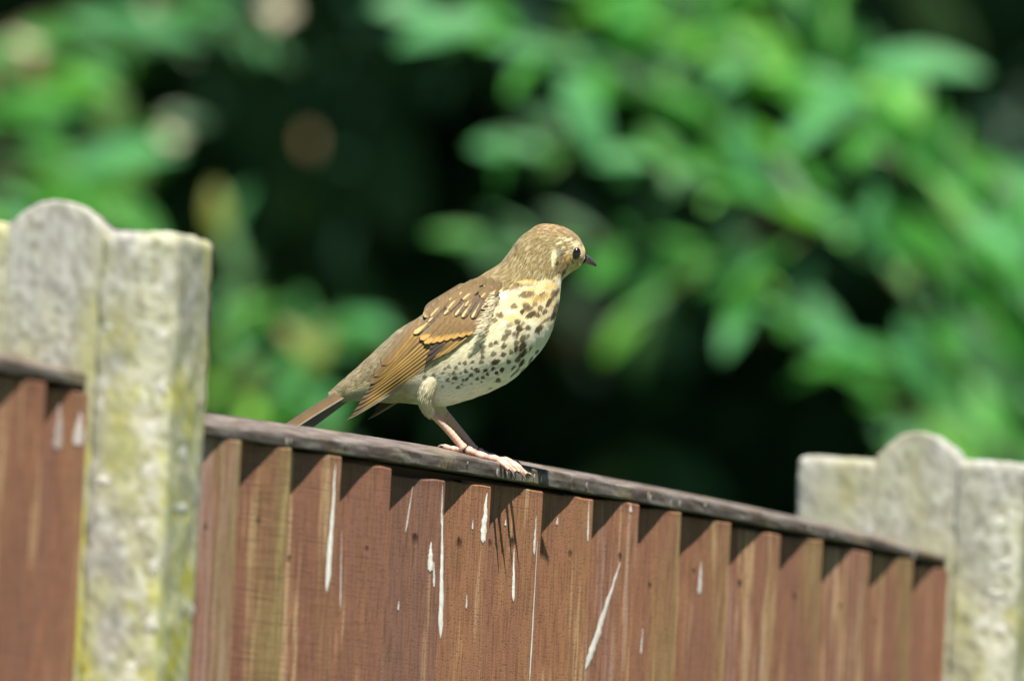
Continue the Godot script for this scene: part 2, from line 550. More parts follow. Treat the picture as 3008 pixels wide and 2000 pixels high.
# ------------------------------------------------------------------ concrete posts
func stone_color(p: Vector3, seed_off: float, ns: Array, mossy: float, side: float) -> Color:
	mossy *= lerpf(1.25, 0.55, smoothstep(1.80, 2.02, p.y))
	var a: float = ns[0].get_noise_3d(p.x + seed_off, p.y * 0.6, p.z)
	var b: float = ns[1].get_noise_3d(p.x + seed_off, p.y * 0.7, p.z)
	var c: float = ns[2].get_noise_3d(p.x + seed_off, p.y, p.z)
	var col := Color(0.370, 0.368, 0.325).lerp(Color(0.25, 0.245, 0.222), clampf(0.5 + b * 1.8, 0, 1))
	col = col.lerp(Color(0.41, 0.42, 0.175), clampf(mossy * (0.62 + a * 1.9), 0, 0.9))
	# pale crust in ragged vertical runs by the near corner, greener lower down
	var run: float = smoothstep(0.016, 0.004, absf(p.z - 0.062 + b * 0.012)) * smoothstep(-0.12, 0.25, a + c * 0.9 + b * 0.5)
	col = col.lerp(Color(0.40, 0.38, 0.07), smoothstep(0.22, 0.45, a * 0.7 + b * 0.5 + (mossy - 0.5) * 0.25) * mossy * 0.8)
	col = col.lerp(Color(0.60, 0.62, 0.58), smoothstep(0.10, 0.36, -a * 0.45 + c * 0.6 + b * 0.25) * 0.42)
	col = col.lerp(Color(0.60, 0.61, 0.56), run * 0.6)
	col = col.lerp(Color(0.17, 0.165, 0.125), smoothstep(0.20, 0.5, -c * 0.8 - b * 0.4) * 0.75)
	return Color(col.r * 0.88, col.g * 0.90, col.b * 0.92)

func stone_block(s0: float, s1: float, n0: float, n1: float, top: float, dome: float, seed_off: float, mossy: float, edge := 0.005) -> ArrayMesh:
	# a cast, weather-worn block: rounded corners, lumpy faces; finer mesh near the top
	var m := MB.new()
	var ns := [fbm(41, 14.0, 3), fbm(42, 45.0, 3), fbm(43, 140.0, 3)]
	var per := []
	var hs := (s1 - s0) * 0.5
	var hn := (n1 - n0) * 0.5
	var cs := (s0 + s1) * 0.5
	var cn := (n0 + n1) * 0.5
	for q in 4:                       # rounded rectangle, about 2 mm steps
		var sx: float = [1, -1, -1, 1][q]
		var sn: float = [1, 1, -1, -1][q]
		for k in 5:
			var t := (q + k / 4.0) * PI * 0.5
			per.append(Vector2(sx * (hs - edge) + cos(t) * edge, sn * (hn - edge) + sin(t) * edge))
		var along := hs if q % 2 == 0 else hn
		var steps := maxi(3, int((along - edge) * 2.0 / 0.0025))
		var a: Vector2 = per[-1]
		var dir := Vector2(-1, 0) if q == 0 else Vector2(0, -1) if q == 1 else Vector2(1, 0) if q == 2 else Vector2(0, 1)
		for k in range(1, steps):
			per.append(a + dir * (along - edge) * 2.0 * k / steps)
	var ys := []
	var y := 0.0
	while y < top - 0.42:
		ys.append(y)
		y += 0.08
	var y0: float = top - 0.42
	for i in 150:
		ys.append(lerpf(y0, top - edge, i / 149.0))
	var cols := per.size()
	var rows := 0
	for yy in ys:
		for p in per:
			m.add(Vector3(cs + p.x, yy, cn + p.y))
		rows += 1
	for i in 4:                       # rounded shoulder
		var t := (i + 1) / 4.0 * PI * 0.5
		for p in per:
			var q := Vector2(p.x, p.y) * (1.0 - (1.0 - cos(t)) * edge / minf(hs, hn))
			m.add(Vector3(cs + q.x, top - edge + sin(t) * edge, cn + q.y))
		rows += 1
	for i in 8:                       # rings closing the top
		var f: float = 1.0 - (i + 1) / 8.0
		for p in per:
			var q := Vector2(p.x, p.y) * (1.0 - edge / minf(hs, hn)) * maxf(f, 0.01)
			m.add(Vector3(cs + q.x, top, cn + q.y))
		rows += 1
	m.grid(0, rows, cols, true)
	for i in m.v.size():
		var p := m.v[i]
		if dome > 0.0 and p.y > top - 0.03:
			var lift := dome * maxf(0.0, 1.0 - pow((p.z - cn) / (hn + 0.001), 2))
			p.y += lift * smoothstep(top - 0.03, top - 0.002, p.y)
		var out := Vector3(p.x - cs, 0, p.z - cn).normalized()
		var d: float = ns[1].get_noise_3d(p.x + seed_off, p.y * 0.8, p.z) * 0.0013 + ns[2].get_noise_3d(p.x + seed_off, p.y, p.z) * 0.0005 + ns[0].get_noise_3d(p.x + seed_off, p.y, p.z) * 0.0014
		m.c[i] = stone_color(p, seed_off, ns, mossy, 0.0)
		m.v[i] = p + out * d + Vector3(0, d * 0.9 if p.y > top - 0.02 else 0.0, 0)
	return m.mesh(true)

func crust_mesh(r: RandomNumberGenerator, w: float, h: float) -> ArrayMesh:
	# a raised rosette of pale lichen crust, lying in the local xy plane
	var m := MB.new()
	var ph := r.randf() * 50.0
	var nz := fbm(55, 0.8, 2)
	var rings := 6
	var seg := 20
	for i in rings + 1:
		var q := float(i) / rings
		for k in seg:
			var t := TAU * k / seg
			var rr := q * (1.0 + nz.get_noise_2d(cos(t) * 2.5 + ph, sin(t) * 2.5) * 0.9)
			var col := Color(0.52, 0.53, 0.48) * (0.95 + nz.get_noise_2d(cos(t) * q * 6.0 + ph, sin(t) * q * 6.0) * 0.3)
			col.a = 1.0
			m.add(Vector3(cos(t) * rr * w * 0.5, sin(t) * rr * h * 0.5, 0.0005 * (1.0 - q * q) - 0.0003), col)
	m.grid(0, rings + 1, seg, true)
	return m.mesh(true)

func build_posts() -> void:
	var stone := mat(Color.WHITE, 0.92, true)
	stone.metallic_specular = 0.2
	stone.normal_enabled = true
	stone.normal_texture = grain_texture(51, 0.06, true, 8.0)
	stone.normal_scale = 0.45
	stone.uv1_triplanar = true
	stone.uv1_scale = Vector3.ONE * 22.0
	var crust := mat(Color.WHITE, 0.95, true)
	var fb := Basis(FDIR, Vector3.UP, FNRM)
	var specs := [
		[-0.815, 0.0875, 0.0850, 0.0190, "yellow-lichened concrete slotted post in the foreground, left of the bird", 0.92, 0.0],
		[1.080, 0.0525, 0.0505, 0.0190, "grey slotted concrete post at the far end of the brown fence", 0.42, 3.7]]
	var r := RandomNumberGenerator.new()
	r.seed = 7
	for i in 2:
		var sp: Array = specs[i]
		var at: Vector3 = Vector3(P0.x, 0, P0.z) + FDIR * sp[0]
		var t := thing("concrete_post", sp[4], "post", at, fb, "slotted concrete fence posts")
		var top: float = P0.y + sp[1]
		part("front_flange", stone_block(-0.0355, 0.0355, 0.0260, 0.0750, top, 0.0, sp[6], sp[5], 0.006), stone, t)
		part("rear_flange", stone_block(-0.0355, 0.0355, -0.0880, -0.0310, top + (0.003 if i == 0 else -0.002), 0.0, sp[6] + 1.3, sp[5] * 0.8, 0.006), stone, t)
		part("domed_web", stone_block(-0.0325, -0.0120, -0.0335, 0.0285, P0.y + sp[2], sp[3], sp[6] + 2.1, sp[5] * 0.8, 0.002), stone, t)
		# white lichen crusts down the near corner and on the faces
		var crusts := []
		if i == 0:
			for k in 9:
				crusts.append([0, r.randf_range(0.058, 0.071), top - 0.035 - k * 0.027 + r.randf_range(-0.004, 0.004), r.randf_range(0.006, 0.013), r.randf_range(0.006, 0.016)])
			for k in 5:
				crusts.append([0, r.randf_range(0.030, 0.060), top - r.randf_range(0.01, 0.30), r.randf_range(0.004, 0.010), r.randf_range(0.005, 0.012)])
			for k in 5:
				crusts.append([1, r.randf_range(-0.030, 0.030), top - r.randf_range(0.02, 0.30), r.randf_range(0.01, 0.03), r.randf_range(0.006, 0.014)])
			crusts.append([0, 0.048, top - 0.262, 0.012, 0.022])
		else:
			for k in 6:
				crusts.append([0, r.randf_range(0.060, 0.069), top - 0.045 - k * 0.024 + r.randf_range(-0.005, 0.005), r.randf_range(0.006, 0.011), r.randf_range(0.006, 0.014)])
			for k in 4:
				crusts.append([0, r.randf_range(0.030, 0.065), top - r.randf_range(0.01, 0.2), r.randf_range(0.003, 0.008), r.randf_range(0.004, 0.01)])
		for c in crusts:
			var o := part("lichen_crust", crust_mesh(r, c[3], c[4]), crust, t)
			if c[0] == 0:      # on the end of the flange
				o.transform = Transform3D(Basis(Vector3(0, 0, 1), Vector3.UP, Vector3(-1, 0, 0)), Vector3(-0.0355, c[2], c[1]))
			else:              # on its face
				o.transform = Transform3D(Basis.IDENTITY, Vector3(c[1], c[2], 0.0752))

# ------------------------------------------------------------------ leaves, shrubs, tree
func leaf_mesh(w: float, fold: float, droop: float, wave: float) -> ArrayMesh:
	# unit leaf: base at the origin, tip at +y, upper side +z
	var m := MB.new()
	var rows := 7
	for i in rows + 1:
		var t := float(i) / rows
		var hw := w * 0.5 * pow(sin(PI * pow(t, 0.85)), 0.75) if i > 0 and i < rows else 0.004
		var z := -droop * t * t
		for k in 5:
			var c := (k - 2) / 2.0
			m.add(Vector3(c * hw, t - 0.15 * droop * t * t, z + absf(c) * fold * hw + sin(t * 9.0 + c * 2.0) * wave * absf(c)))
	m.grid(0, rows + 1, 5)
	return m.mesh(true)

func leaf_basis(dir: Vector3, face: Vector3, len_: float) -> Basis:
	var y := dir.normalized()
	var x := y.cross(face).normalized()
	var z := x.cross(y)
	return Basis(x * len_, y * len_, z * len_)

func leafy_branch(owner_: Node3D, pts: Array, n: int, len_: float, leaves: Array, mats: Array, weights: Array, bark: Material, r: RandomNumberGenerator, spread := 1.0, rad := 0.006, gaps: Array = []) -> void:
	var path := smooth_path(pts, 24)
	var rads := []
	for i in 24:
		rads.append(lerpf(rad, 0.0012, i / 23.0))
	var m := MB.new()
	m.tube(path, rads, 7)
	var br := part("branch", m.mesh(true), bark, owner_)
	var phase := r.randf() * TAU
	for i in n:
		var t := lerpf(0.06, 1.0, (i + r.randf() * 0.6) / n)
		var p: Vector3 = spline(pts, t * (pts.size() - 1))
		var q: Vector3 = spline(pts, minf(t + 0.04, 1.0) * (pts.size() - 1))
		var o: Vector3 = spline(pts, maxf(t - 0.04, 0.0) * (pts.size() - 1))
		var d := (q - o).normalized()
		phase += 2.4
		var side := d.cross(Vector3(sin(phase), cos(phase), 0.35)).normalized()
		var ld := (d * r.randf_range(0.5, 1.2) + side * r.randf_range(0.35, 0.9) * spread + Vector3(r.randf_range(-0.25, 0.25), -0.15, r.randf_range(-0.1, 0.3))).normalized()
		var face := Vector3(r.randf_range(-0.6, 0.6), r.randf_range(0.25, 1.0), r.randf_range(0.25, 1.0)).normalized()
		var s := len_ * 1.15 * r.randf_range(0.62, 1.15) * lerpf(1.0, 0.75, t)
		var pick := r.randf()
		var k := 0
		while k < weights.size() - 1 and pick > weights[k]:
			pick -= weights[k]
			k += 1
		var mid := p + owner_.position + ld * s * 0.5
		var hidden := false
		for g in gaps:
			hidden = hidden or Geometry2D.is_point_in_polygon(Vector2(mid.x, mid.y), g)
		if hidden:
			continue
		var leaf := part("leaf", leaves[r.randi() % leaves.size()], mats[k], br)
		leaf.transform = Transform3D(leaf_basis(ld, face, s), p + ld * 0.006)

func leaf_mat(c: Color, rough: float, back: Color, spec := 0.5) -> StandardMaterial3D:
	var m := mat(c, rough)
	m.metallic_specular = spec
	m.backlight_enabled = true
	m.backlight = back.linear_to_srgb()
	return m

func stem(owner_: Node3D, called: String, pts: Array, r0: float, r1: float, bark: Material) -> void:
	var path := smooth_path(pts, 18)
	var rads := []
	for i in 18:
		rads.append(lerpf(r0, r1, i / 17.0))
	var m := MB.new()
	m.tube(path, rads, 9)
	part(called, m.mesh(true), bark, owner_)

func V(x: float, y: float, z: float) -> Vector3:
	return Vector3(x, y, z)

func build_shrubs() -> void:
	var r := RandomNumberGenerator.new()
	r.seed = 2024
	var leaves := [leaf_mesh(0.36, 0.25, 0.16, 0.008), leaf_mesh(0.38, 0.12, 0.30, 0.012), leaf_mesh(0.30, 0.35, 0.05, 0.006)]
	var green := leaf_mat(Color(0.042, 0.200, 0.030), 0.5, Color(0.3, 0.8, 0.2), 0.4)
	var lime := leaf_mat(Color(0.075, 0.265, 0.016), 0.5, Color(0.4, 0.9, 0.12))
	var teal := leaf_mat(Color(0.060, 0.225, 0.085), 0.5, Color(0.25, 0.5, 0.25), 0.32)
	var deep := leaf_mat(Color(0.028, 0.085, 0.035), 0.45, Color(0.2, 0.4, 0.12))
	var straw := leaf_mat(Color(0.32, 0.24, 0.11), 0.6, Color(0.4, 0.3, 0.12))
	var yellow := leaf_mat(Color(0.17, 0.19, 0.030), 0.5, Color(0.5, 0.55, 0.1))
	var bark := mat(Color(0.075, 0.080, 0.030), 0.9)
	var mats := [green, lime, teal, deep]

	# right: broad leaves spreading across the upper right
	var a := thing("broadleaf_shrub", "sunlit broad-leaved green shrub arching over the far fence post", "shrub", V(0.862, 0, -6.36))
	var base := V(0.862, 0, -6.36)
	var rb := [
		[[V(0.632, 2.187, -6.25), V(0.431, 2.382, -6.19), V(0.241, 2.497, -6.13), V(0.092, 2.560, -6.02), V(-0.086, 2.595, -5.79)], 27, 0.080],
		[[V(0.644, 2.302, -6.48), V(0.448, 2.480, -6.48), V(0.299, 2.566, -6.36), V(0.161, 2.647, -6.25), V(0.034, 2.681, -6.13)], 26, 0.080],
		[[V(0.632, 2.164, -6.02), V(0.448, 2.302, -5.96), V(0.322, 2.405, -5.90), V(0.207, 2.445, -5.90), V(0.081, 2.491, -6.02), V(-0.032, 2.499, -6.13)], 28, 0.074],
		[[V(0.529, 2.187, -6.71), V(0.345, 2.313, -6.71), V(0.241, 2.399, -6.59), V(0.127, 2.417, -6.48), V(-0.023, 2.407, -6.36)], 20, 0.070],
		[[V(0.632, 2.106, -6.13), V(0.483, 2.221, -6.13), V(0.391, 2.290, -6.13), V(0.328, 2.290, -6.13)], 18, 0.078],
		[[V(0.598, 2.279, -6.25), V(0.483, 2.394, -6.25), V(0.443, 2.457, -6.25), V(0.420, 2.503, -6.25)], 18, 0.072],
		[[V(0.276, 2.405, -5.90), V(0.236, 2.359, -5.90), V(0.236, 2.307, -5.90)], 9, 0.062],
		[[V(0.529, 2.325, -5.79), V(0.397, 2.451, -5.79), V(0.345, 2.532, -5.79)], 10, 0.085],
		[[V(0.138, 2.555, -6.36), V(0.184, 2.670, -6.36), V(0.253, 2.716, -6.36)], 13, 0.078],
		[[V(0.380, 2.486, -6.13), V(0.287, 2.601, -6.13), V(0.276, 2.681, -6.13)], 14, 0.085],
		[[V(0.598, 2.129, -6.59), V(0.494, 2.233, -6.59), V(0.414, 2.233, -6.59)], 12, 0.075],
		[[V(0.253, 2.463, -6.94), V(0.138, 2.382, -6.94), V(0.147, 2.342, -6.94)], 8, 0.060],
		[[V(0.667, 2.210, -5.67), V(0.529, 2.325, -5.67), V(0.494, 2.417, -5.67)], 14, 0.078],
		[[V(0.644, 2.359, -6.13), V(0.380, 2.532, -6.08), V(0.207, 2.578, -6.02), V(0.103, 2.612, -5.96)], 22, 0.082]]
	var hub := V(0.828, 1.784, -6.36)
	stem(a, "stem", [V(0, 0, 0), V(-0.02, 0.8, 0.02), hub - base], 0.035, 0.022, bark)
	for b in rb:
		var pts := []
		for p in b[0]:
			pts.append(p - base)
		if (b[0][0] as Vector3).x > 0.45:
			stem(a, "stem", [hub - base, (hub + b[0][0]) * 0.5 - base + V(0.03, 0.03, 0), pts[0]], 0.016, 0.006, bark)
		leafy_branch(a, pts, int(b[1] * 1.5), b[2] * 1.10, leaves, mats, [0.50, 0.10, 0.28, 0.12], bark, r, 1.0, 0.003, gaps_right)
	# the long pale leaf that sticks out to the right, and the bright one behind the post
	for f in [[V(0.320, 2.560, -5.67), V(1.0, 0.10, 0.3), V(-0.1, 0.75, 0.65), 0.105, teal], [V(0.316, 2.549, -5.79), V(1.0, -0.35, 0.2), V(0.2, 0.5, 0.8), 0.075, lime], [V(0.420, 2.261, -6.48), V(0.6, -0.6, 0.2), V(0, 0.6, 0.7), 0.075, lime],
		[V(-0.034, 2.595, -5.79), V(-1.0, -0.25, 0.2), V(0.1, 0.7, 0.7), 0.085, teal], [V(-0.052, 2.488, -6.13), V(1, 0.1, 0.2), V(-0.1, 0.7, 0.7), 0.07, teal], [V(-0.057, 2.399, -6.36), V(1, 0.2, 0.1), V(0, 0.8, 0.5), 0.075, deep], [V(0.034, 2.555, -5.90), V(0.5, -0.8, 0.2), V(0.1, 0.5, 0.8), 0.085, teal]]:
		var leaf := part("leaf", leaves[0], f[4], a)
		leaf.transform = Transform3D(leaf_basis(f[1], f[2], f[3] * 1.2), f[0] - base)

	# upper left: shrub with a few cream blossoms
	var c := thing("flowering_shrub", "green shrub with cream blossoms beyond the left concrete post", "shrub", V(-1.092, 0, -7.63))
	base = V(-1.092, 0, -7.63)
	var lb := [
		[[V(-0.644, 2.405, -7.40), V(-0.512, 2.497, -7.40), V(-0.437, 2.549, -7.34), V(-0.351, 2.572, -7.29)], 16, 0.085],
		[[V(-0.667, 2.555, -7.75), V(-0.529, 2.624, -7.75), V(-0.437, 2.681, -7.75), V(-0.368, 2.727, -7.75)], 20, 0.078],
		[[V(-0.632, 2.451, -7.17), V(-0.506, 2.491, -7.17), V(-0.437, 2.486, -7.17), V(-0.391, 2.468, -7.17)], 10, 0.090],
		[[V(-0.644, 2.612, -7.52), V(-0.506, 2.681, -7.52), V(-0.414, 2.693, -7.52)], 16, 0.078],
		[[V(-0.667, 2.486, -7.86), V(-0.552, 2.555, -7.86), V(-0.517, 2.612, -7.86)], 12, 0.075]]
	hub = V(-0.943, 1.842, -7.63)
	stem(c, "stem", [V(0, 0, 0), V(0.03, 0.9, 0), hub - base], 0.032, 0.02, bark)
	for b in lb:
		var pts := []
		for p in b[0]:
			pts.append(p - base)
		stem(c, "stem", [hub - base, (hub + b[0][0]) * 0.5 - base + V(-0.02, 0.03, 0), pts[0]], 0.013, 0.006, bark)
		leafy_branch(c, pts, b[1], b[2], leaves, [green, lime, teal, deep, straw], [0.40, 0.16, 0.24, 0.19, 0.01], bark, r, 1.0, 0.003, gaps_left)
	for f in [[V(-0.474, 2.486, -6.97), V(0.128, 0.047, 0.06), V(-0.1, 0.75, 0.65), 0.136, teal],
		[V(-0.452, 2.492, -6.97), V(0.063, -0.046, 0.06), V(0.2, 0.5, 0.8), 0.078, lime],
		[V(-0.517, 2.526, -7.17), V(0.065, -0.028, 0.06), V(0.1, 0.6, 0.8), 0.071, green]]:
		var big := part("leaf", leaves[0], f[4], c)
		big.transform = Transform3D(leaf_basis(f[1], f[2], f[3]), f[0] - base)
	var petal := leaf_mesh(0.8, 0.1, 0.35, 0.01)
	var cream := leaf_mat(Color(0.62, 0.58, 0.44), 0.7, Color(0.5, 0.5, 0.35))
	for f in [[V(-0.533, 2.657, -7.57), 0.024], [V(-0.409, 2.689, -7.57), 0.022], [V(-0.268, 2.706, -7.57), 0.022], [V(-0.374, 2.565, -7.57), 0.016]]:
		var fl := Node3D.new()
		fl.name = "blossom"
		c.add_child(fl, true)
		fl.position = f[0] - base
		for k in 11:
			var t := TAU * k / 5.0 + k * 0.3
			var d := V(cos(t), sin(t), 0.35 + 0.25 * (k / 5))
			var pt := part("petal", petal, cream, fl)
			pt.transform = Transform3D(leaf_basis(d, V(0, 0.2, 1), f[1] * 0.85), Vector3.ZERO)
	for f in [[V(-0.526, 2.634, -7.37), V(0.3, -1, 0.1)], [V(-0.566, 2.624, -7.37), V(-0.1, -1, 0.1)]]:
		var dead := part("withered_leaf", leaves[1], straw, c)
		dead.transform = Transform3D(leaf_basis(f[1], V(0.1, 0.5, 0.9), 0.04), f[0] - base)
	leafy_branch(c, [V(-0.414, 2.727, -7.75) - base, V(-0.333, 2.704, -7.86) - base, V(-0.271, 2.687, -7.86) - base], 9, 0.055, leaves, [deep, teal], [0.6, 0.4], bark, r, 1.0, 0.004)

	# behind the left post and the bird's tail
	var e := thing("leafy_bush", "low bright green bush behind the fence between left post and bird's tail", "shrub", V(-0.276, 0, -7.40))
	base = V(-0.276, 0, -7.40)
	var mb_ := [
		[[V(-0.310, 2.141, -7.40), V(-0.301, 2.290, -7.40), V(-0.293, 2.382, -7.40), V(-0.313, 2.457, -7.40)], 20, 0.066],
		[[V(-0.241, 2.129, -7.29), V(-0.247, 2.267, -7.29), V(-0.213, 2.342, -7.29), V(-0.178, 2.365, -7.29)], 24, 0.066],
		[[V(-0.345, 2.152, -7.63), V(-0.328, 2.313, -7.63), V(-0.316, 2.382, -7.63)], 16, 0.064],
		[[V(-0.196, 2.141, -7.52), V(-0.213, 2.279, -7.52), V(-0.236, 2.359, -7.52)], 22, 0.064],
		[[V(-0.276, 2.129, -7.05), V(-0.270, 2.244, -7.05), V(-0.241, 2.302, -7.05)], 18, 0.064]]
	hub = V(-0.276, 1.612, -7.40)
	stem(e, "stem", [V(0, 0, 0), V(0.01, 0.9, 0), hub - base], 0.025, 0.016, bark)
	for b in mb_:
		var pts := []
		for p in b[0]:
			pts.append(p - base)
		stem(e, "stem", [hub - base, (hub + b[0][0]) * 0.5 - base, pts[0]], 0.01, 0.005, bark)
		leafy_branch(e, pts, b[1], b[2], leaves, [green, lime, teal, deep, yellow], [0.42, 0.16, 0.30, 0.08, 0.04], bark, r)
	for f in [[V(-0.313, 2.445, -7.34), V(-0.1, 1, 0.2), 0.06], [V(-0.218, 2.302, -7.17), V(0.4, 0.7, 0.2), 0.055], [V(-0.207, 2.319, -7.17), V(-0.5, 0.6, 0.2), 0.05]]:
		var leaf := part("leaf", leaves[1], yellow, e)
		leaf.transform = Transform3D(leaf_basis(f[1], V(0.1, 0.5, 0.8), f[2]), f[0] - base)

func build_tree() -> void:
	# a big dark evergreen: its crown, out of view, is placed to keep everything beneath and behind it in shade
	var r := RandomNumberGenerator.new()
	r.seed = 31
	var t := thing("evergreen_tree", "large dark evergreen tree behind the shrubs, its crown out of view and placed to shade the background", "tree", V(0.460, 0, -14.53))
	var bark := mat(Color(0.06, 0.045, 0.032), 0.95)
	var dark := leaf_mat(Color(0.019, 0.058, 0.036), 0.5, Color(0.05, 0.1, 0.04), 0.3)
	stem(t, "trunk", [V(0, 0, 0), V(0.1, 1.5, 0), V(-0.05, 3.2, 0.1), V(0.0, 6.5, 0)], 0.26, 0.09, bark)
	for k in 9:
		var an := TAU * k / 9.0
		var d := V(cos(an), 0.25, sin(an))
		stem(t, "limb", [V(0, 2.8 + k * 0.3, 0), V(0, 3.0 + k * 0.3, 0) + d * 1.2, V(0, 3.2 + k * 0.25, 0) + d * 3.0], 0.08, 0.02, bark)
	# a spray of a dozen leaves, used many times
	var sp := MB.new()
	var lf := leaf_mesh(0.42, 0.2, 0.2, 0.01)
	var la := lf.surface_get_arrays(0)
	var lv: PackedVector3Array = la[Mesh.ARRAY_VERTEX]
	var li: PackedInt32Array = la[Mesh.ARRAY_INDEX]
	for k in 12:
		var d := V(r.randf_range(-1, 1), r.randf_range(-0.8, 0.6), r.randf_range(-1, 1)).normalized()
		var tf := Transform3D(leaf_basis(d, V(r.randf_range(-0.5, 0.5), 1, r.randf_range(-0.3, 0.8)), r.randf_range(0.10, 0.16)), d * 0.03)
		var st := sp.v.size()
		for p in lv:
			sp.add(tf * p)
		for q in li:
			sp.ix.append(st + q)
	var spray := sp.mesh(true)
	var spots: Array[Transform3D] = []
	for i in 9000:                     # crown above the view, placed to shade the foliage below
		var p := Vector3.ZERO
		while true:
			p = V(r.randf_range(-5.5, 5.5), r.randf_range(2.75, 8.2), r.randf_range(-4.0, 5.2))
			var q := (p - V(0, 4.9, 0.5)) / V(5.5, 3.2, 4.6)
			if q.length() < 1.0 and q.length() > 0.25:
				break
		spots.append(Transform3D(Basis.from_euler(V(r.randf() * 0.7, r.randf() * TAU, r.randf() * 0.7)) * r.randf_range(0.8, 1.5), p))
	for i in 9500:                     # skirts reaching the ground at the back and sides
		var x := r.randf_range(-5.5, 5.5) if i < 5200 else r.randf_range(-2.6, 2.0)
		var z := r.randf_range(-0.9, 0.6) + 0.10 * x * x * 0.35
		spots.append(Transform3D(Basis.from_euler(V(r.randf() * 0.7, r.randf() * TAU, r.randf() * 0.7)) * r.randf_range(0.8, 1.4), V(x, r.randf_range(0.1, 3.4), z)))
	var mm := MultiMesh.new()
	mm.transform_format = MultiMesh.TRANSFORM_3D
	mm.mesh = spray
	mm.instance_count = spots.size()
	for i in spots.size():
		mm.set_instance_transform(i, spots[i])
	var mi := MultiMeshInstance3D.new()
	mi.name = "crown"
	mi.multimesh = mm
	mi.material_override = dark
	mi.set_meta("kind", "stuff")
	t.add_child(mi, true)
	var tan_leaf := part("withered_leaf", leaf_mesh(0.5, 0.1, 0.2, 0.01), leaf_mat(Color(0.20, 0.14, 0.065), 0.6, Color(0.3, 0.2, 0.1)), t)
	tan_leaf.transform = Transform3D(leaf_basis(V(0.2, -1, 0.2), V(0.1, 0.8, 0.6), 0.030), V(-0.259, 2.715, -9.97) - V(0.460, 0, -14.53))
	# the few single sprigs that can be told apart in front of the shade
	var leaves := [leaf_mesh(0.42, 0.25, 0.16, 0.008), leaf_mesh(0.46, 0.12, 0.30, 0.012)]
	var g1 := leaf_mat(Color(0.040, 0.115, 0.050), 0.45, Color(0.2, 0.4, 0.15))
	var g2 := leaf_mat(Color(0.055, 0.13, 0.075), 0.4, Color(0.2, 0.4, 0.2))
	var tn := leaf_mat(Color(0.22, 0.15, 0.07), 0.6, Color(0.3, 0.2, 0.1))
	var base := V(0.460, 0, -14.53)
	for b in [
		[[V(-0.552, 2.900, -11.08), V(-0.368, 2.877, -11.20), V(-0.282, 2.785, -11.20), V(-0.270, 2.704, -11.20)], 9],
		[[V(-0.265, 2.681, -11.77), V(-0.201, 2.624, -11.77), V(-0.161, 2.555, -11.77)], 6],
		[[V(0.069, 2.325, -11.54), V(0.155, 2.399, -11.54), V(0.230, 2.394, -11.54)], 6],
		[[V(0.034, 2.624, -11.31), V(0.092, 2.566, -11.31)], 3],
		[[V(0.230, 2.647, -10.85), V(0.190, 2.578, -10.85), V(0.196, 2.555, -10.85)], 4],
		[[V(-0.115, 2.279, -11.31), V(-0.092, 2.405, -11.31)], 5]]:
		var pts := []
		for p in b[0]:
			pts.append(p - base)
		leafy_branch(t, pts, b[1], 0.085, leaves, [g1, g2, tn], [0.55, 0.37, 0.08], bark, r, 1.0, 0.006)

# ------------------------------------------------------------------ the bird
# Drawn on a sheet of 0.2148 mm units (x right, y down); feet at (1390, 1325).
# sections of the body: top x, y, bottom x, y, half width and sideways shift in millimetres
const SECT := [
	[1719, 757, 1712, 772, 2.5, -11.0], [1717, 730, 1700, 786, 6.5, -9.5], [1703, 700, 1683, 797, 9.5, -7.5], [1680, 679, 1664, 811, 12.0, -5.5], [1650, 664, 1651, 824, 13.6, -3.5],
	[1615, 657, 1648, 842, 14.8, -2.0], [1580, 661, 1646, 862, 15.8, -1.0], [1548, 681, 1643, 888, 17.2, 0], [1520, 705, 1638, 912, 19.0, 0], [1497, 738, 1631, 940, 21.0, 0],
	[1470, 771, 1620, 975, 23.4, 0], [1430, 798, 1603, 1010, 26.0, 0], [1387, 824, 1578, 1044, 28.0, 0], [1345, 849, 1545, 1079, 29.3, 0], [1300, 877, 1505, 1116, 30.0, 0],
	[1262, 906, 1460, 1142, 29.4, 0], [1228, 933, 1410, 1163, 28.0, 0], [1195, 952, 1357, 1181, 26.0, 0], [1160, 975, 1300, 1194, 23.0, 0], [1122, 1010, 1235, 1189, 20.0, 0],
	[1085, 1045, 1180, 1184, 16.5, 0], [1050, 1076, 1130, 1184, 13.0, 0], [1018, 1105, 1082, 1178, 10.0, 0], [992, 1128, 1040, 1178, 7.5, 0], [962, 1156, 992, 1186, 4.0, 0]]
var sec_t := []
var sec_b := []
var sec_w := []
var sec_z := []
var zmap := PackedFloat32Array()

func sheet(x: float, y: float, z_mm: float) -> Vector3:
	return Vector3((x - 1390.0) * PX, -(y - 1325.0) * PX, z_mm * 0.001)

func ring_xy(r: float, t: float) -> Vector3:          # sheet x, y and z in mm; t 0 top .. PI bottom
	var a: Vector2 = spline(sec_t, r)
	var b: Vector2 = spline(sec_b, r)
	var c := cos(t)
	var s := sin(t)
	c = signf(c) * pow(absf(c), 0.94)
	s = signf(s) * pow(absf(s), 0.90)
	var p := (a + b) * 0.5 + (a - b) * 0.5 * c
	return Vector3(p.x, p.y, spline(sec_w, r) * s + spline(sec_z, r))

func build_zmap() -> void:
	zmap.resize(160 * 120)
	zmap.fill(-99.0)
	for i in 500:
		var r := i / 499.0 * 24.0
		for k in 140:
			var p := ring_xy(r, (k + 0.5) / 140.0 * PI)
			var gx := int((p.x - 960.0) / 5.0)
			var gy := int((p.y - 630.0) / 5.0)
			if gx >= 0 and gx < 160 and gy >= 0 and gy < 120:
				var j := gy * 160 + gx
				zmap[j] = maxf(zmap[j], p.z)

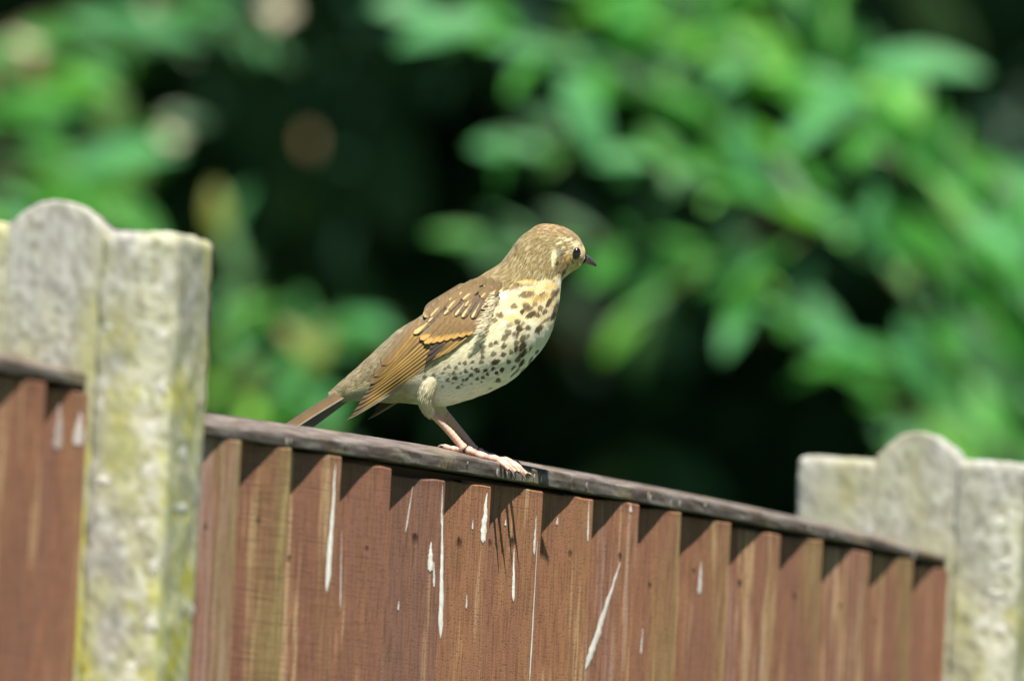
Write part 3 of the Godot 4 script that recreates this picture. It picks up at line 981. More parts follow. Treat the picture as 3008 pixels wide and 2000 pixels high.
func body_z(x: float, y: float) -> float:
	var fx := clampf((x - 962.5) / 5.0, 0, 158.0)
	var fy := clampf((y - 632.5) / 5.0, 0, 118.0)
	var s := 0.0
	var w := 0.0
	for dy in 2:
		for dx in 2:
			var gx := int(fx) + dx
			var gy := int(fy) + dy
			var v := zmap[gy * 160 + gx]
			if v > -90.0:
				var ww := (1.0 - absf(fx - gx)) * (1.0 - absf(fy - gy)) + 0.0001
				s += v * ww
				w += ww
	return s / w if w > 0.0 else -30.0

func wing_z(x: float, y: float) -> float:
	var a0 := Vector2(1400, 930)
	var a1 := Vector2(1016, 1233)
	var ax := (a1 - a0)
	var q := Vector2(x, y) - a0
	var a := q.dot(ax) / ax.length_squared()
	var d := ax.normalized().cross(q)                  # + above the axis
	var zl := lerpf(24.5, 11.0, clampf(a, -0.3, 1.1))
	if d > 0.0:
		zl -= d * d * 0.0013
	else:
		zl -= d * d * 0.0004
	var zb := body_z(x, y)
	var h := clampf(0.5 + 0.5 * (zb - zl) / 5.0, 0, 1)
	return lerpf(zl, zb, h) + 5.0 * h * (1.0 - h) * 0.5

# marks on the plumage: x, y, length, width, slope in degrees, kind (0 dark spot, 1 pale, 2 buff, 3 grey-blue, 4 rich brown, 5 yellow, 6 white), strength
func plumage_marks() -> Array:
	var d := []
	for s in ["1547 865 40 16 5 .85", "1586 873 38 13 25 .9", "1627 863 20 13 50 .9", "1613 888 32 9 60 1", "1637 857 20 7 65 .9", "1632 907 28 8 65 1", "1625 929 25 9 65 1", "1604 941 30 6 35 .8", "1582 967 24 11 40 1",
		"1578 984 22 7 75 .8", "1508 899 16 9 25 .8", "1545 901 22 14 100 .9", "1535 915 14 9 20 1", "1557 906 14 11 60 .85", "1570 893 13 12 40 .7", "1587 906 14 11 60 .85", "1560 925 29 13 25 1", "1581 927 12 9 40 .9", "1600 917 15 9 60 .9",
		"1467 926 18 12 -10 .75", "1452 940 14 10 0 .75", "1495 953 16 13 60 .6", "1519 946 14 13 60 .9", "1536 950 12 5 60 .7", "1525 966 18 13 60 1", "1550 964 13 10 40 .9", "1492 976 16 13 60 .8", "1514 985 19 14 70 .9", "1481 993 19 10 50 .85",
		"1536 995 20 13 50 .9", "1551 987 10 6 50 .8", "1535 1017 27 12 65 1", "1516 1008 12 10 60 .8", "1516 1026 18 9 75 1", "1539 1036 22 9 55 1", "1530 1045 12 10 45 .9", "1521 1057 16 10 35 .9", "1561 1017 26 6 65 .9", "1580 988 20 6 75 .8",
		"1532 1067 22 6 55 1", "1508 1081 15 6 45 .9", "1512 1096 32 4 42 .8", "1558 1059 20 5 58 .9", "1577 1035 14 5 50 .9", "1535 1088 18 4 42 .7", "1480 1018 14 10 50 .9", "1456 1008 11 8 40 .9", "1442 1014 13 10 40 .8", "1418 1021 14 13 80 .8",
		"1417 1035 12 9 70 .8", "1417 1049 11 8 30 .9", "1449 1040 14 11 40 .8", "1479 1043 13 11 60 .9", "1501 1035 11 9 60 .8", "1493 1063 11 9 60 .9", "1413 1064 12 9 40 .8", "1452 1064 16 11 30 1", "1463 1061 10 8 50 .9", "1449 1084 11 8 30 1",
		"1474 1087 13 9 55 1", "1458 1097 9 7 30 1", "1427 1088 11 8 30 1", "1432 1099 8 6 30 1", "1418 1108 10 6 20 .9", "1403 1089 9 8 30 1", "1401 1113 9 7 20 .9", "1463 1118 13 9 30 .9", "1439 1141 9 4 25 .6", "1380 1046 14 10 60 .6",
		"1365 1066 12 8 20 .8", "1389 1065 10 7 30 .9", "1350 1069 8 7 20 .8", "1318 1078 9 7 20 .7", "1339 1081 10 8 20 .8", "1306 1084 8 6 20 .7", "1300 1096 8 6 20 .6", "1333 1096 10 8 20 .8", "1368 1090 10 9 30 .9", "1398 1087 9 8 20 .9",
		"1315 1117 10 8 20 .8", "1336 1111 11 9 20 .9", "1247 1108 12 9 40 .8", "1273 1102 9 7 20 .7", "1383 1102 11 8 20 .9", "1371 1114 10 7 20 .9", "1360 1117 8 6 20 .8", "1345 1138 10 7 20 .8", "1356 1129 8 5 20 .8", "1299 1135 7 5 20 .6",
		"1429 973 12 11 30 .7", "1468 924 10 7 0 .5", "1434 897 12 6 0 .7", "1386 1025 12 8 40 .5", "1320 1100 7 5 20 .6", "1290 1110 8 5 10 .6", "1352 1096 7 6 20 .7", "1385 1083 7 6 20 .8", "1415 1122 7 5 20 .7", "1385 1127 6 4 20 .6", "1330 1126 7 5 10 .6"]:
		var f: PackedStringArray = s.split(" ")
		d.append([float(f[0]), float(f[1]), float(f[2]) * 1.45, float(f[3]) * 1.60, float(f[4]), 0, float(f[5])])
	for s in ["1542 826 56 9 4 2 .9", "1540 838 60 9 2 0 .55", "1557 850 46 8 8 2 .7", "1512 850 30 12 0 3 .5", "1640 740 28 11 -15 3 .85", "1650 748 16 8 60 0 .6", "1638 776 21 9 85 0 1", "1627 757 58 15 83 1 .95", "1644 714 24 9 20 1 .75", "1669 704 32 10 15 1 .55", "1684 712 30 8 22 1 .5", "1656 700 20 6 15 1 .4", "1676 724 24 6 25 1 .45", "1690 728 16 6 20 1 .5", "1640 700 16 5 10 1 .35",
		"1692 718 26 11 20 1 .7", "1668 742 14 7 70 1 .7", "1673 778 16 6 70 1 .6", "1655 765 12 6 80 2 .8", "1663 797 12 5 60 1 .6", "1655 728 16 7 20 1 .5", "1660 738 14 5 0 0 .5", "1648 762 18 6 80 3 .6", "1681 748 22 8 75 1 .55", "1664 772 62 24 68 4 .85", "1668 760 20 7 60 2 .7", "1660 786 16 6 60 1 .65", "1652 792 14 6 60 2 .6", "1656 803 26 7 60 0 .9", "1680 768 20 5 -55 0 .9", "1645 800 14 6 -40 0 .8", "1703 760 16 12 40 4 .7",
		"1695 776 15 6 20 5 .9", "1644 830 15 15 40 6 1", "1634 815 16 10 -50 1 .9", "1627 826 12 8 60 0 .6", "1684 788 28 10 35 2 .7", "1706 741 14 22 80 2 .6", "1631 842 14 8 60 2 .8", "1473 868 34 24 0 6 .7", "1440 905 40 20 -10 6 .6", "1425 920 44 16 0 6 .5",
		"1570 1000 44 18 60 6 .8", "1600 985 40 14 65 6 .8", "1560 1040 40 12 60 6 .6", "1497 916 40 14 0 6 .5", "1480 950 50 16 30 6 .45", "1505 1000 30 14 60 6 .5", "1500 935 40 20 20 2 .7", "1560 880 60 20 20 2 .5", "1600 872 50 20 30 2 .5", "1613 842 34 20 10 2 .6", "1425 955 30 12 20 3 .5", "1400 975 30 12 30 3 .4", "1460 895 30 8 0 3 .3"]:
		var f: PackedStringArray = s.split(" ")
		d.append([float(f[0]), float(f[1]), float(f[2]), float(f[3]), float(f[4]), int(f[5]), float(f[6])])
	return d

func paint_plumage() -> Image:
	var W := 620
	var H := 1250
	var data := PackedByteArray()
	data.resize(W * H * 3)
	var n1 := fbm(61, 0.020, 2)
	var n2 := fbm(62, 0.075, 2)
	var n3 := fbm(63, 0.16, 2)
	var cell := FastNoiseLite.new()
	cell.seed = 64
	cell.noise_type = FastNoiseLite.TYPE_CELLULAR
	cell.frequency = 0.085
	cell.cellular_return_type = FastNoiseLite.RETURN_DISTANCE
	cell.cellular_jitter = 0.8
	var marks := plumage_marks()
	var hash_ := {}
	for m in marks:
		var R: float = m[2] * 0.75 + 4.0
		for gx in range(int((m[0] - R) / 20.0), int((m[0] + R) / 20.0) + 1):
			for gy in range(int((m[1] - R) / 20.0), int((m[1] + R) / 20.0) + 1):
				var key := gy * 1000 + gx
				if not hash_.has(key):
					hash_[key] = []
				hash_[key].append([m[0], m[1], 2.0 / m[2], 2.0 / m[3], cos(deg_to_rad(m[4])), -sin(deg_to_rad(m[4])), m[5], m[6]])
	var tone := [Color(0.085, 0.064, 0.034), Color(0.66, 0.60, 0.38), Color(0.66, 0.46, 0.16), Color(0.22, 0.22, 0.21), Color(0.25, 0.135, 0.035), Color(0.50, 0.45, 0.09), Color(0.80, 0.79, 0.70)]
	var crown := Color(0.215, 0.140, 0.062)
	var nape := Color(0.205, 0.158, 0.070)
	var back := Color(0.175, 0.142, 0.082)
	var rump := Color(0.195, 0.162, 0.094)
	var buff := Color(0.64, 0.52, 0.30)
	var cream := Color(0.70, 0.66, 0.46)
	var white := Color(0.77, 0.77, 0.71)
	var olive := Color(0.46, 0.40, 0.20)
	var bx := [960, 1060, 1160, 1230, 1300, 1390, 1440, 1500, 1540, 1600, 1640, 1665, 1690, 1760]
	var by := [1175, 1132, 1114, 1090, 1045, 960, 872, 848, 832, 826, 812, 740, 722, 730]
	for j in H:
		var r := j / (H - 1.0) * 24.0
		var a: Vector2 = spline(sec_t, r)
		var b: Vector2 = spline(sec_b, r)
		var mid := (a + b) * 0.5
		var half := (a - b) * 0.5
		for i in W:
			var t := i / (W - 1.0) * PI
			var c := cos(t)
			c = signf(c) * pow(absf(c), 0.94)
			var x := mid.x + half.x * c
			var y := mid.y + half.y * c
			var gu := i * 0.42
			var gv := j * 0.42
			var v1 := n1.get_noise_2d(x, y)
			var v2 := n2.get_noise_2d(gu * 2.2, gv * 0.55)
			var v3 := n3.get_noise_2d(gu * 2.6, gv * 0.55)
			var cl := cell.get_noise_2d(gu * 2.0, gv * 1.3)
			var xx := x + v1 * 10.0 + v2 * 6.0
			var yy := y + v2 * 9.0 + v1 * 8.0
			# line between the brown upper side and the pale under side
			var k := 0
			while k < bx.size() - 2 and xx > bx[k + 1]:
				k += 1
			var yb := lerpf(by[k], by[k + 1], clampf((xx - bx[k]) / float(bx[k + 1] - bx[k]), 0, 1))
			var under := smoothstep(-9.0, 10.0, yy - yb)
			var up := nape.lerp(crown, smoothstep(700.0, 668.0, yy) * smoothstep(1545.0, 1600.0, x) + 0.5 * smoothstep(1640.0, 1700.0, x))
			up = up.lerp(back, smoothstep(1440.0, 1330.0, x))
			up = up.lerp(rump, smoothstep(1250.0, 1130.0, x))
			up = up * (0.84 + 0.80 * (0.42 + cl * 0.5) + v3 * 0.45)
			up = up.lerp(cream * 0.62, smoothstep(0.0, 0.45, v2) * 0.42)
			up = up.lerp(up * 0.5, smoothstep(0.12, 0.5, -v3) * 0.5)
			var lo := cream
			lo = lo.lerp(buff, clampf(smoothstep(1010.0, 890.0, yy) * 0.95 + v1 * 0.6, 0, 1) * smoothstep(1400.0, 1460.0, x))
			lo = lo.lerp(white, clampf(smoothstep(1040.0, 1120.0, yy + (x - 1400.0) * 0.25) + smoothstep(1550.0, 1600.0, x + (y - 900.0) * 0.3) * 0.5 * smoothstep(930.0, 990.0, y), 0, 1))
			lo = lo.lerp(olive, smoothstep(34.0, 4.0, yy - yb) * smoothstep(1425.0, 1370.0, x) * 0.7)
			lo = lo.lerp(Color(0.42, 0.33, 0.17), smoothstep(1250.0, 1190.0, x) * smoothstep(1085.0, 1110.0, x) * 0.75)
			lo = lo * (1.0 + v3 * 0.20 + v2 * 0.12)
			var col := up.lerp(lo, under)
			var key := int(yy / 20.0) * 1000 + int(xx / 20.0)
			var fx := x + v3 * 1.3 + v2 * 1.0
			var fy := y + v2 * 1.6 + v3 * 1.0
			var lst = hash_.get(int(fy / 20.0) * 1000 + int(fx / 20.0))
			if lst != null:
				for m in lst:
					var dx: float = fx - m[0]
					var dy: float = fy - m[1]
					var p: float = (dx * m[4] + dy * m[5]) * m[2]
					var q: float = (-dx * m[5] + dy * m[4]) * m[3] * (1.0 + 0.35 * clampf(-p, -1.0, 1.0))
					var dd := p * p + q * q
					if dd < 1.7:
						dd = sqrt(dd) + v3 * 0.32
						col = col.lerp(tone[m[6]], smoothstep(1.18, 0.66, dd) * m[7])
			col = col.linear_to_srgb()
			var o := (j * W + i) * 3
			data[o] = clampi(int(col.r * 255.0), 0, 255)
			data[o + 1] = clampi(int(col.g * 255.0), 0, 255)
			data[o + 2] = clampi(int(col.b * 255.0), 0, 255)
	return Image.create_from_data(W, H, false, Image.FORMAT_RGB8, data)

func body_mesh() -> ArrayMesh:
	var m := MB.new()
	var rows := 190
	var half := 44
	var nz := fbm(66, 0.035, 2)
	for j in rows + 1:
		var r := float(j) / rows * 24.0
		for i in half * 2 + 1:
			var t := float(i) / half * PI               # 0..PI near side, PI..2PI far side
			var p := ring_xy(r, t) if i <= half else ring_xy(r, TAU - t)
			if i > half:
				p.z = 2.0 * spline(sec_z, r) - p.z
			var bump := nz.get_noise_3d(p.x, p.y, p.z * 4.0) * 1.6
			var c: Vector2 = (spline(sec_t, r) + spline(sec_b, r)) * 0.5
			var d := Vector2(p.x - c.x, p.y - c.y)
			if d.length() > 1.0:
				d = d.normalized() * bump
			m.add(sheet(p.x + d.x, p.y + d.y, p.z + bump * 0.08), Color.WHITE, Vector2(float(i) / half if i <= half else 2.0 - float(i) / half, float(j) / rows))
	m.grid(0, rows + 1, half * 2 + 1)
	for e in [0, rows]:
		var c: Vector2 = (sec_t[0] + sec_b[0]) * 0.5 if e == 0 else (sec_t[24] + sec_b[24]) * 0.5
		var k := m.add(sheet(c.x, c.y, sec_z[0 if e == 0 else 24]), Color.WHITE, Vector2(0.5, 0.0 if e == 0 else 1.0))
		for i in half * 2:
			m.tri(k, e * (half * 2 + 1) + i, e * (half * 2 + 1) + i + 1)
	return m.mesh(true)

func strand(m: MB, p: Vector3, dir: Vector3, nrm: Vector3, len_: float, w: float, lift: float, col: Color) -> void:
	var side := dir.cross(nrm).normalized() * w
	var i := m.v.size()
	var dk := col * 0.86
	dk.a = 1.0
	m.add(p - side * 0.7, dk); m.add(p + side * 0.7, dk)
	var q := p + dir * len_ * 0.55 + nrm * lift * 0.75
	m.add(q - side, col); m.add(q + side, col)
	m.add(p + dir * len_ + nrm * lift, col)
	m.tri(i, i + 1, i + 3); m.tri(i, i + 3, i + 2); m.tri(i + 2, i + 3, i + 4)

func plume_mesh(img: Image, r: RandomNumberGenerator, count: int) -> ArrayMesh:
	# fine vanes lying on the body, coloured as the plumage beneath them
	var m := MB.new()
	var w := img.get_width()
	var h := img.get_height()
	for n in count:
		var rr := r.randf() * 23.4 + 0.35
		var t := acos(clampf(r.randf_range(-1.0, 1.0), -1, 1))
		var far := r.randf() < 0.28
		var p := ring_xy(rr, t)
		var pu := ring_xy(rr, t + 0.03)
		var pv := ring_xy(minf(rr + 0.08, 24.0), t)
		var a := sheet(p.x, p.y, p.z)
		var du := sheet(pu.x, pu.y, pu.z) - a
		var dv := sheet(pv.x, pv.y, pv.z) - a
		var nrm := du.cross(dv).normalized()
		if nrm.z < 0.0:
			nrm = -nrm
		var dir := (dv.normalized() + du.normalized() * (r.randf_range(-0.22, 0.30))).normalized()
		var col := img.get_pixel(clampi(int(t / PI * (w - 1)), 0, w - 1), clampi(int((rr + r.randf_range(0.03, 0.09)) / 24.0 * (h - 1)), 0, h - 1)).srgb_to_linear()
		col = col * r.randf_range(0.90, 1.08)
		col.a = 1.0
		var head := smoothstep(7.0, 3.0, rr)
		var len_ := lerpf(0.0017, 0.0010, head) * r.randf_range(0.6, 1.15)
		if r.randf() < 0.10:
			len_ *= 2.0
		if far:
			var zc: float = spline(sec_z, rr) * 0.001
			a.z = 2.0 * zc - a.z
			dir.z = -dir.z
			nrm.z = -nrm.z
		strand(m, a - nrm * 0.00015, dir, nrm, len_, lerpf(0.00021, 0.00016, head), lerpf(0.00030, 0.00022, head) * r.randf_range(0.3, 1.2), col)
	# loose pale feathering of the breast lapping over the bend of the wing
	for n in 330:
		var y := r.randf_range(856, 975)
		var x := 1466.0 - (y - 856.0) * 0.42 + r.randf_range(-16, 16) * r.randf_range(0.3, 1.0)
		var z := maxf(body_z(x, y), wing_z(x, y) + 5.0 * smoothstep(1480.0, 1440.0, x)) + r.randf_range(-0.5, 0.6)
		var col := Color(0.72, 0.69, 0.53).lerp(Color(0.62, 0.46, 0.22), r.randf() * 0.6).lerp(Color(0.30, 0.27, 0.20), 0.35 if r.randf() < 0.2 else 0.0)
		col = col * r.randf_range(0.85, 1.05)
		col.a = 1.0
		strand(m, sheet(x, y, z), Vector3(-0.93, -0.42 + r.randf_range(-0.4, 0.4), 0.05).normalized(), Vector3(0.1, 0.25, 0.96), r.randf_range(0.002, 0.0065), 0.00015, r.randf_range(0.0, 0.0006), col)
	return m.mesh(true)

const BROWN := Color(0.190, 0.116, 0.044)
const GREYB := Color(0.185, 0.138, 0.076)
const DARK := Color(0.068, 0.054, 0.044)
const GOLD := Color(0.46, 0.295, 0.085)
const ORANGE := Color(0.47, 0.29, 0.09)
const CREAM := Color(0.54, 0.40, 0.19)
const PALE := Color(0.43, 0.39, 0.31)

func feather_color(style: String, t: float, c: float, j: float) -> Color:
	var col := BROWN
	var sh := smoothstep(0.07, 0.02, absf(c + 0.15))       # the shaft
	match style:
		"flight":                # dark inner web, golden outer edge
			col = BROWN.lerp(GREYB, 0.3)
			col = col.lerp(DARK, smoothstep(0.26, 0.0, c) * 0.7)
			col = col.lerp(GOLD, smoothstep(0.30, 0.55, c) * (1.0 - smoothstep(0.75, 1.0, t) * 0.6))
			col = col.lerp(DARK, smoothstep(0.82, 1.0, t) * 0.55)
			col = col.lerp(DARK, smoothstep(0.92, 1.0, c) * 0.7)
		"primary":
			col = GREYB.lerp(DARK, smoothstep(0.05, -0.5, c) * 0.9)
			col = col.lerp(PALE, smoothstep(0.25, 0.6, c) * 0.9)
			col = col.lerp(DARK, smoothstep(0.90, 1.0, c) * 0.6 + smoothstep(0.85, 1.0, t) * 0.35)
		"tertial":
			col = GREYB.lerp(BROWN, smoothstep(-0.4, 0.6, c) * 0.9)
			col = col.lerp(GOLD, smoothstep(0.55, 1.0, c) * 0.55)
			col = col.lerp(DARK, sh * 0.5)
			col = col.lerp(DARK, smoothstep(-0.8, -1.0, c) * 0.7)
		"greater":
			col = GREYB.lerp(BROWN, 0.45 + 0.4 * c)
			col = col.lerp(DARK, smoothstep(-0.7, -1.0, c) * 0.55)
			col = col.lerp(ORANGE, smoothstep(0.82, 0.89, t + 0.10 * c + 0.03 * sin(j * 40.0)))
			col = col.lerp(DARK, sh * 0.25 * (1.0 - smoothstep(0.78, 0.88, t)))
		"greater_streak":
			col = GREYB.lerp(DARK, 0.25)
			var wdt := lerpf(0.04, 0.85, smoothstep(0.45, 1.0, t))
			col = col.lerp(CREAM.lerp(ORANGE, 0.35), smoothstep(wdt, wdt * 0.6, absf(c - 0.1)) * smoothstep(0.45, 0.6, t))
		"median":
			col = GREYB.lerp(DARK, 0.45 + 0.25 * absf(c))
			var wd := lerpf(0.03, 0.46, pow(smoothstep(0.30, 1.0, t), 1.5))
			col = col.lerp(CREAM, smoothstep(wd, wd * 0.62, absf(c)) * smoothstep(0.28, 0.45, t))
		"lesser":
			col = GREYB.lerp(BROWN, 0.35)
			var wl := lerpf(0.03, 0.26, smoothstep(0.35, 0.95, t))
			col = col.lerp(CREAM, smoothstep(wl, wl * 0.6, absf(c - 0.1)) * smoothstep(0.35, 0.5, t) * smoothstep(1.0, 0.93, t))
			col = col.lerp(DARK, smoothstep(0.6, 1.0, absf(c)) * 0.35)
		"black":
			col = DARK.lerp(BROWN, smoothstep(0.55, 0.25, t))
			col = col.lerp(GOLD, smoothstep(0.35, 0.9, c) * smoothstep(0.7, 0.3, t) * 0.7)
		"mantle":
			col = GREYB.lerp(BROWN, 0.2)
			col = col.lerp(CREAM, smoothstep(0.80, 0.98, t) * 0.5 + smoothstep(0.75, 1.0, absf(c)) * 0.25 * t)
			col = col.lerp(DARK, smoothstep(0.55, 0.0, t) * 0.3)
		"under":
			col = GREYB.lerp(DARK, 0.35)
		"tail":
			col = Color(0.185, 0.122, 0.058)
			col = col.lerp(PALE, smoothstep(0.60, 0.90, c) * 0.75 + smoothstep(0.06, 0.02, absf(c + 0.45)) * 0.35)
			col = col.lerp(DARK, smoothstep(0.2, -0.6, c) * 0.55)
			col = col.lerp(DARK, sh * 0.5)
		"vent":
			col = Color(0.62, 0.58, 0.40)
	col = col * (1.0 + j)
	col.a = 1.0
	return col

func feather(parent: Node3D, called: String, m_: Material, base: Vector2, tip: Vector2, width: float, lift: float, style: String, sgn := 1.0, bend := 0.0, point := 0.25, shift := Vector2.ZERO) -> MeshInstance3D:
	var m := MB.new()
	var rows := 26
	var cols := 13
	var dir := (tip - base).normalized()
	var prp := Vector2(dir.y, -dir.x)                     # towards the lower edge of the wing
	if prp.y < 0.0:
		prp = -prp
	var ln := base.distance_to(tip)
	for i in rows + 1:
		var t := float(i) / rows
		var h := width * 0.5 * minf(1.0, pow(t * 5.0 + 0.12, 0.7))
		if t > 1.0 - point:
			var q := (t - 1.0 + point) / point
			h *= sqrt(maxf(0.0, 1.0 - q * q * q)) if point < 0.4 else pow(maxf(0.0, 1.0 - q * q), 0.75)
		h = maxf(h, 0.15)
		for k in cols:
			var c := lerpf(-1.0, 1.0, k / (cols - 1.0))
			var p := base + dir * ln * t + prp * (h * c + bend * sin(PI * t))
			var z := wing_z(p.x, p.y) + lift * 0.6 + 0.16 * (1.0 - c * c) + 0.22 * c
			var jit := sin(float(i) * 2.3 + c * 9.0) * 0.07 + sin(float(i) * 5.1 + c * 4.0 + width) * 0.06
			m.add(sheet(p.x + shift.x, p.y + shift.y, z * sgn), feather_color(style, t, c, jit))
	m.grid(0, rows + 1, cols)
	return part(called, m.mesh(true), m_, parent)

func build_wing(bird: Node3D, sgn: float, fm: Material) -> void:
	var wing := Node3D.new()
	wing.name = "wing"
	bird.add_child(wing, true)
	var sh := Vector2.ZERO if sgn > 0.0 else Vector2(58, 0)
	# primaries and secondaries, lowest layer first
	for q in [[1378, 996, 1018, 1234, 13, -0.5, "primary", 0.35], [1360, 994, 1021, 1232, 13, -0.3, "primary", 0.35], [1340, 1000, 1030, 1222, 13, 0.0, "flight", 0.35], [1328, 996, 1040, 1206, 14, 0.3, "flight", 0.3],
		[1312, 994, 1052, 1188, 14, 0.6, "flight", 0.3], [1300, 990, 1062, 1172, 14, 0.9, "flight", 0.3], [1290, 985, 1072, 1156, 14, 1.2, "flight", 0.25], [1282, 978, 1082, 1142, 15, 1.5, "flight", 0.25], [1272, 970, 1090, 1130, 16, 1.8, "flight", 0.25]]:
		feather(wing, "flight_feather", fm, Vector2(q[0], q[1]), Vector2(q[2], q[3]), q[4], q[5], q[6], sgn, 3.0, q[7], sh)
	for q in [[1258, 955, 1086, 1128, 24, 2.2, 0.25], [1246, 942, 1098, 1106, 30, 2.6, 0.22], [1232, 936, 1120, 1072, 32, 3.0, 0.22]]:
		feather(wing, "tertial_feather", fm, Vector2(q[0], q[1]), Vector2(q[2], q[3]), q[4], q[5], "tertial", sgn, 2.0, q[6], sh)
	for q in [[1452, 858, 1280, 960, 104, 3.4], [1400, 850, 1250, 940, 80, 1.6], [1430, 905, 1300, 985, 70, 1.4]]:      # under layer
		feather(wing, "covert_feather", fm, Vector2(q[0], q[1]), Vector2(q[2], q[3]), q[4], q[5], "under", sgn, 0.0, 0.3, sh)
	# primary coverts with black ends, alula
	for q in [[1360, 978, 1272, 1046, 14, 2.2, "greater"], [1352, 972, 1250, 1062, 12, 2.5, "black"], [1345, 968, 1255, 1042, 12, 2.7, "black"], [1336, 965, 1262, 1024, 12, 2.9, "black"], [1330, 962, 1270, 1012, 12, 3.1, "black"], [1420, 930, 1340, 998, 17, 2.4, "black"]]:
		feather(wing, "covert_feather", fm, Vector2(q[0], q[1]), Vector2(q[2], q[3]), q[4], q[5], q[6], sgn, 0.0, 0.2, sh)
	for q in [[1400, 950, 1262, 1060, 15], [1392, 958, 1280, 1052, 13], [1398, 965, 1300, 1042, 12]]:
		feather(wing, "covert_feather", fm, Vector2(q[0], q[1]), Vector2(q[2], q[3]), q[4], 1.9, "flight", sgn, 0.0, 0.3, sh)
	# greater coverts with orange ends, from the outside in
	for q in [[1432, 912, 1366, 982, 24], [1424, 905, 1346, 988, 25], [1414, 898, 1322, 993, 26], [1402, 892, 1300, 998, 27], [1388, 890, 1280, 1003, 27], [1372, 890, 1262, 1006, 26], [1352, 892, 1246, 1009, 25], [1328, 900, 1234, 998, 23]]:
		feather(wing, "covert_feather", fm, Vector2(q[0], q[1]), Vector2(q[2], q[3]), q[4], 3.3 + (1432 - q[0]) * 0.012, "greater", sgn, 2.0, 0.16, sh)
	feather(wing, "covert_feather", fm, Vector2(1302, 905), Vector2(1214, 980), 20, 4.7, "greater_streak", sgn, 2.0, 0.22, sh)
	# median coverts
	for q in [[1436, 880, 1413, 906, 20], [1422, 868, 1385, 934, 24], [1400, 868, 1356, 932, 24], [1378, 872, 1336, 927, 22], [1354, 872, 1303, 924, 20], [1318, 880, 1257, 946, 18]]:
		feather(wing, "covert_feather", fm, Vector2(q[0], q[1]), Vector2(q[2], q[3]), q[4] * 0.9, 5.0 + (1436 - q[0]) * 0.004, "median", sgn, 0.0, 0.3, sh)
	# lesser coverts and scapulars
	for q in [[1440, 842, 1412, 874, 22], [1406, 838, 1357, 880, 24], [1446, 858, 1424, 886, 16], [1390, 862, 1364, 900, 17], [1362, 850, 1312, 909, 22], [1318, 868, 1262, 930, 20], [1470, 838, 1444, 862, 16], [1462, 852, 1440, 876, 14], [1380, 836, 1338, 872, 20], [1350, 856, 1304, 890, 16]]:
		feather(wing, "covert_feather", fm, Vector2(q[0], q[1]), Vector2(q[2], q[3]), q[4] * 1.15, 5.4 + q[0] % 3 * 0.15, "lesser", sgn, 0.0, 0.3, sh)
	for q in [[1430, 818, 1385, 836, 18], [1400, 826, 1348, 856, 18], [1368, 842, 1312, 880, 18], [1330, 862, 1278, 902, 18], [1300, 880, 1244, 930, 16], [1452, 822, 1420, 842, 20], [1475, 830, 1440, 846, 18]]:
		feather(wing, "scapular_feather", fm, Vector2(q[0], q[1]), Vector2(q[2], q[3]), q[4] * 1.4, 4.2 + q[0] % 3 * 0.15, "mantle", sgn, 0.0, 0.3, sh)

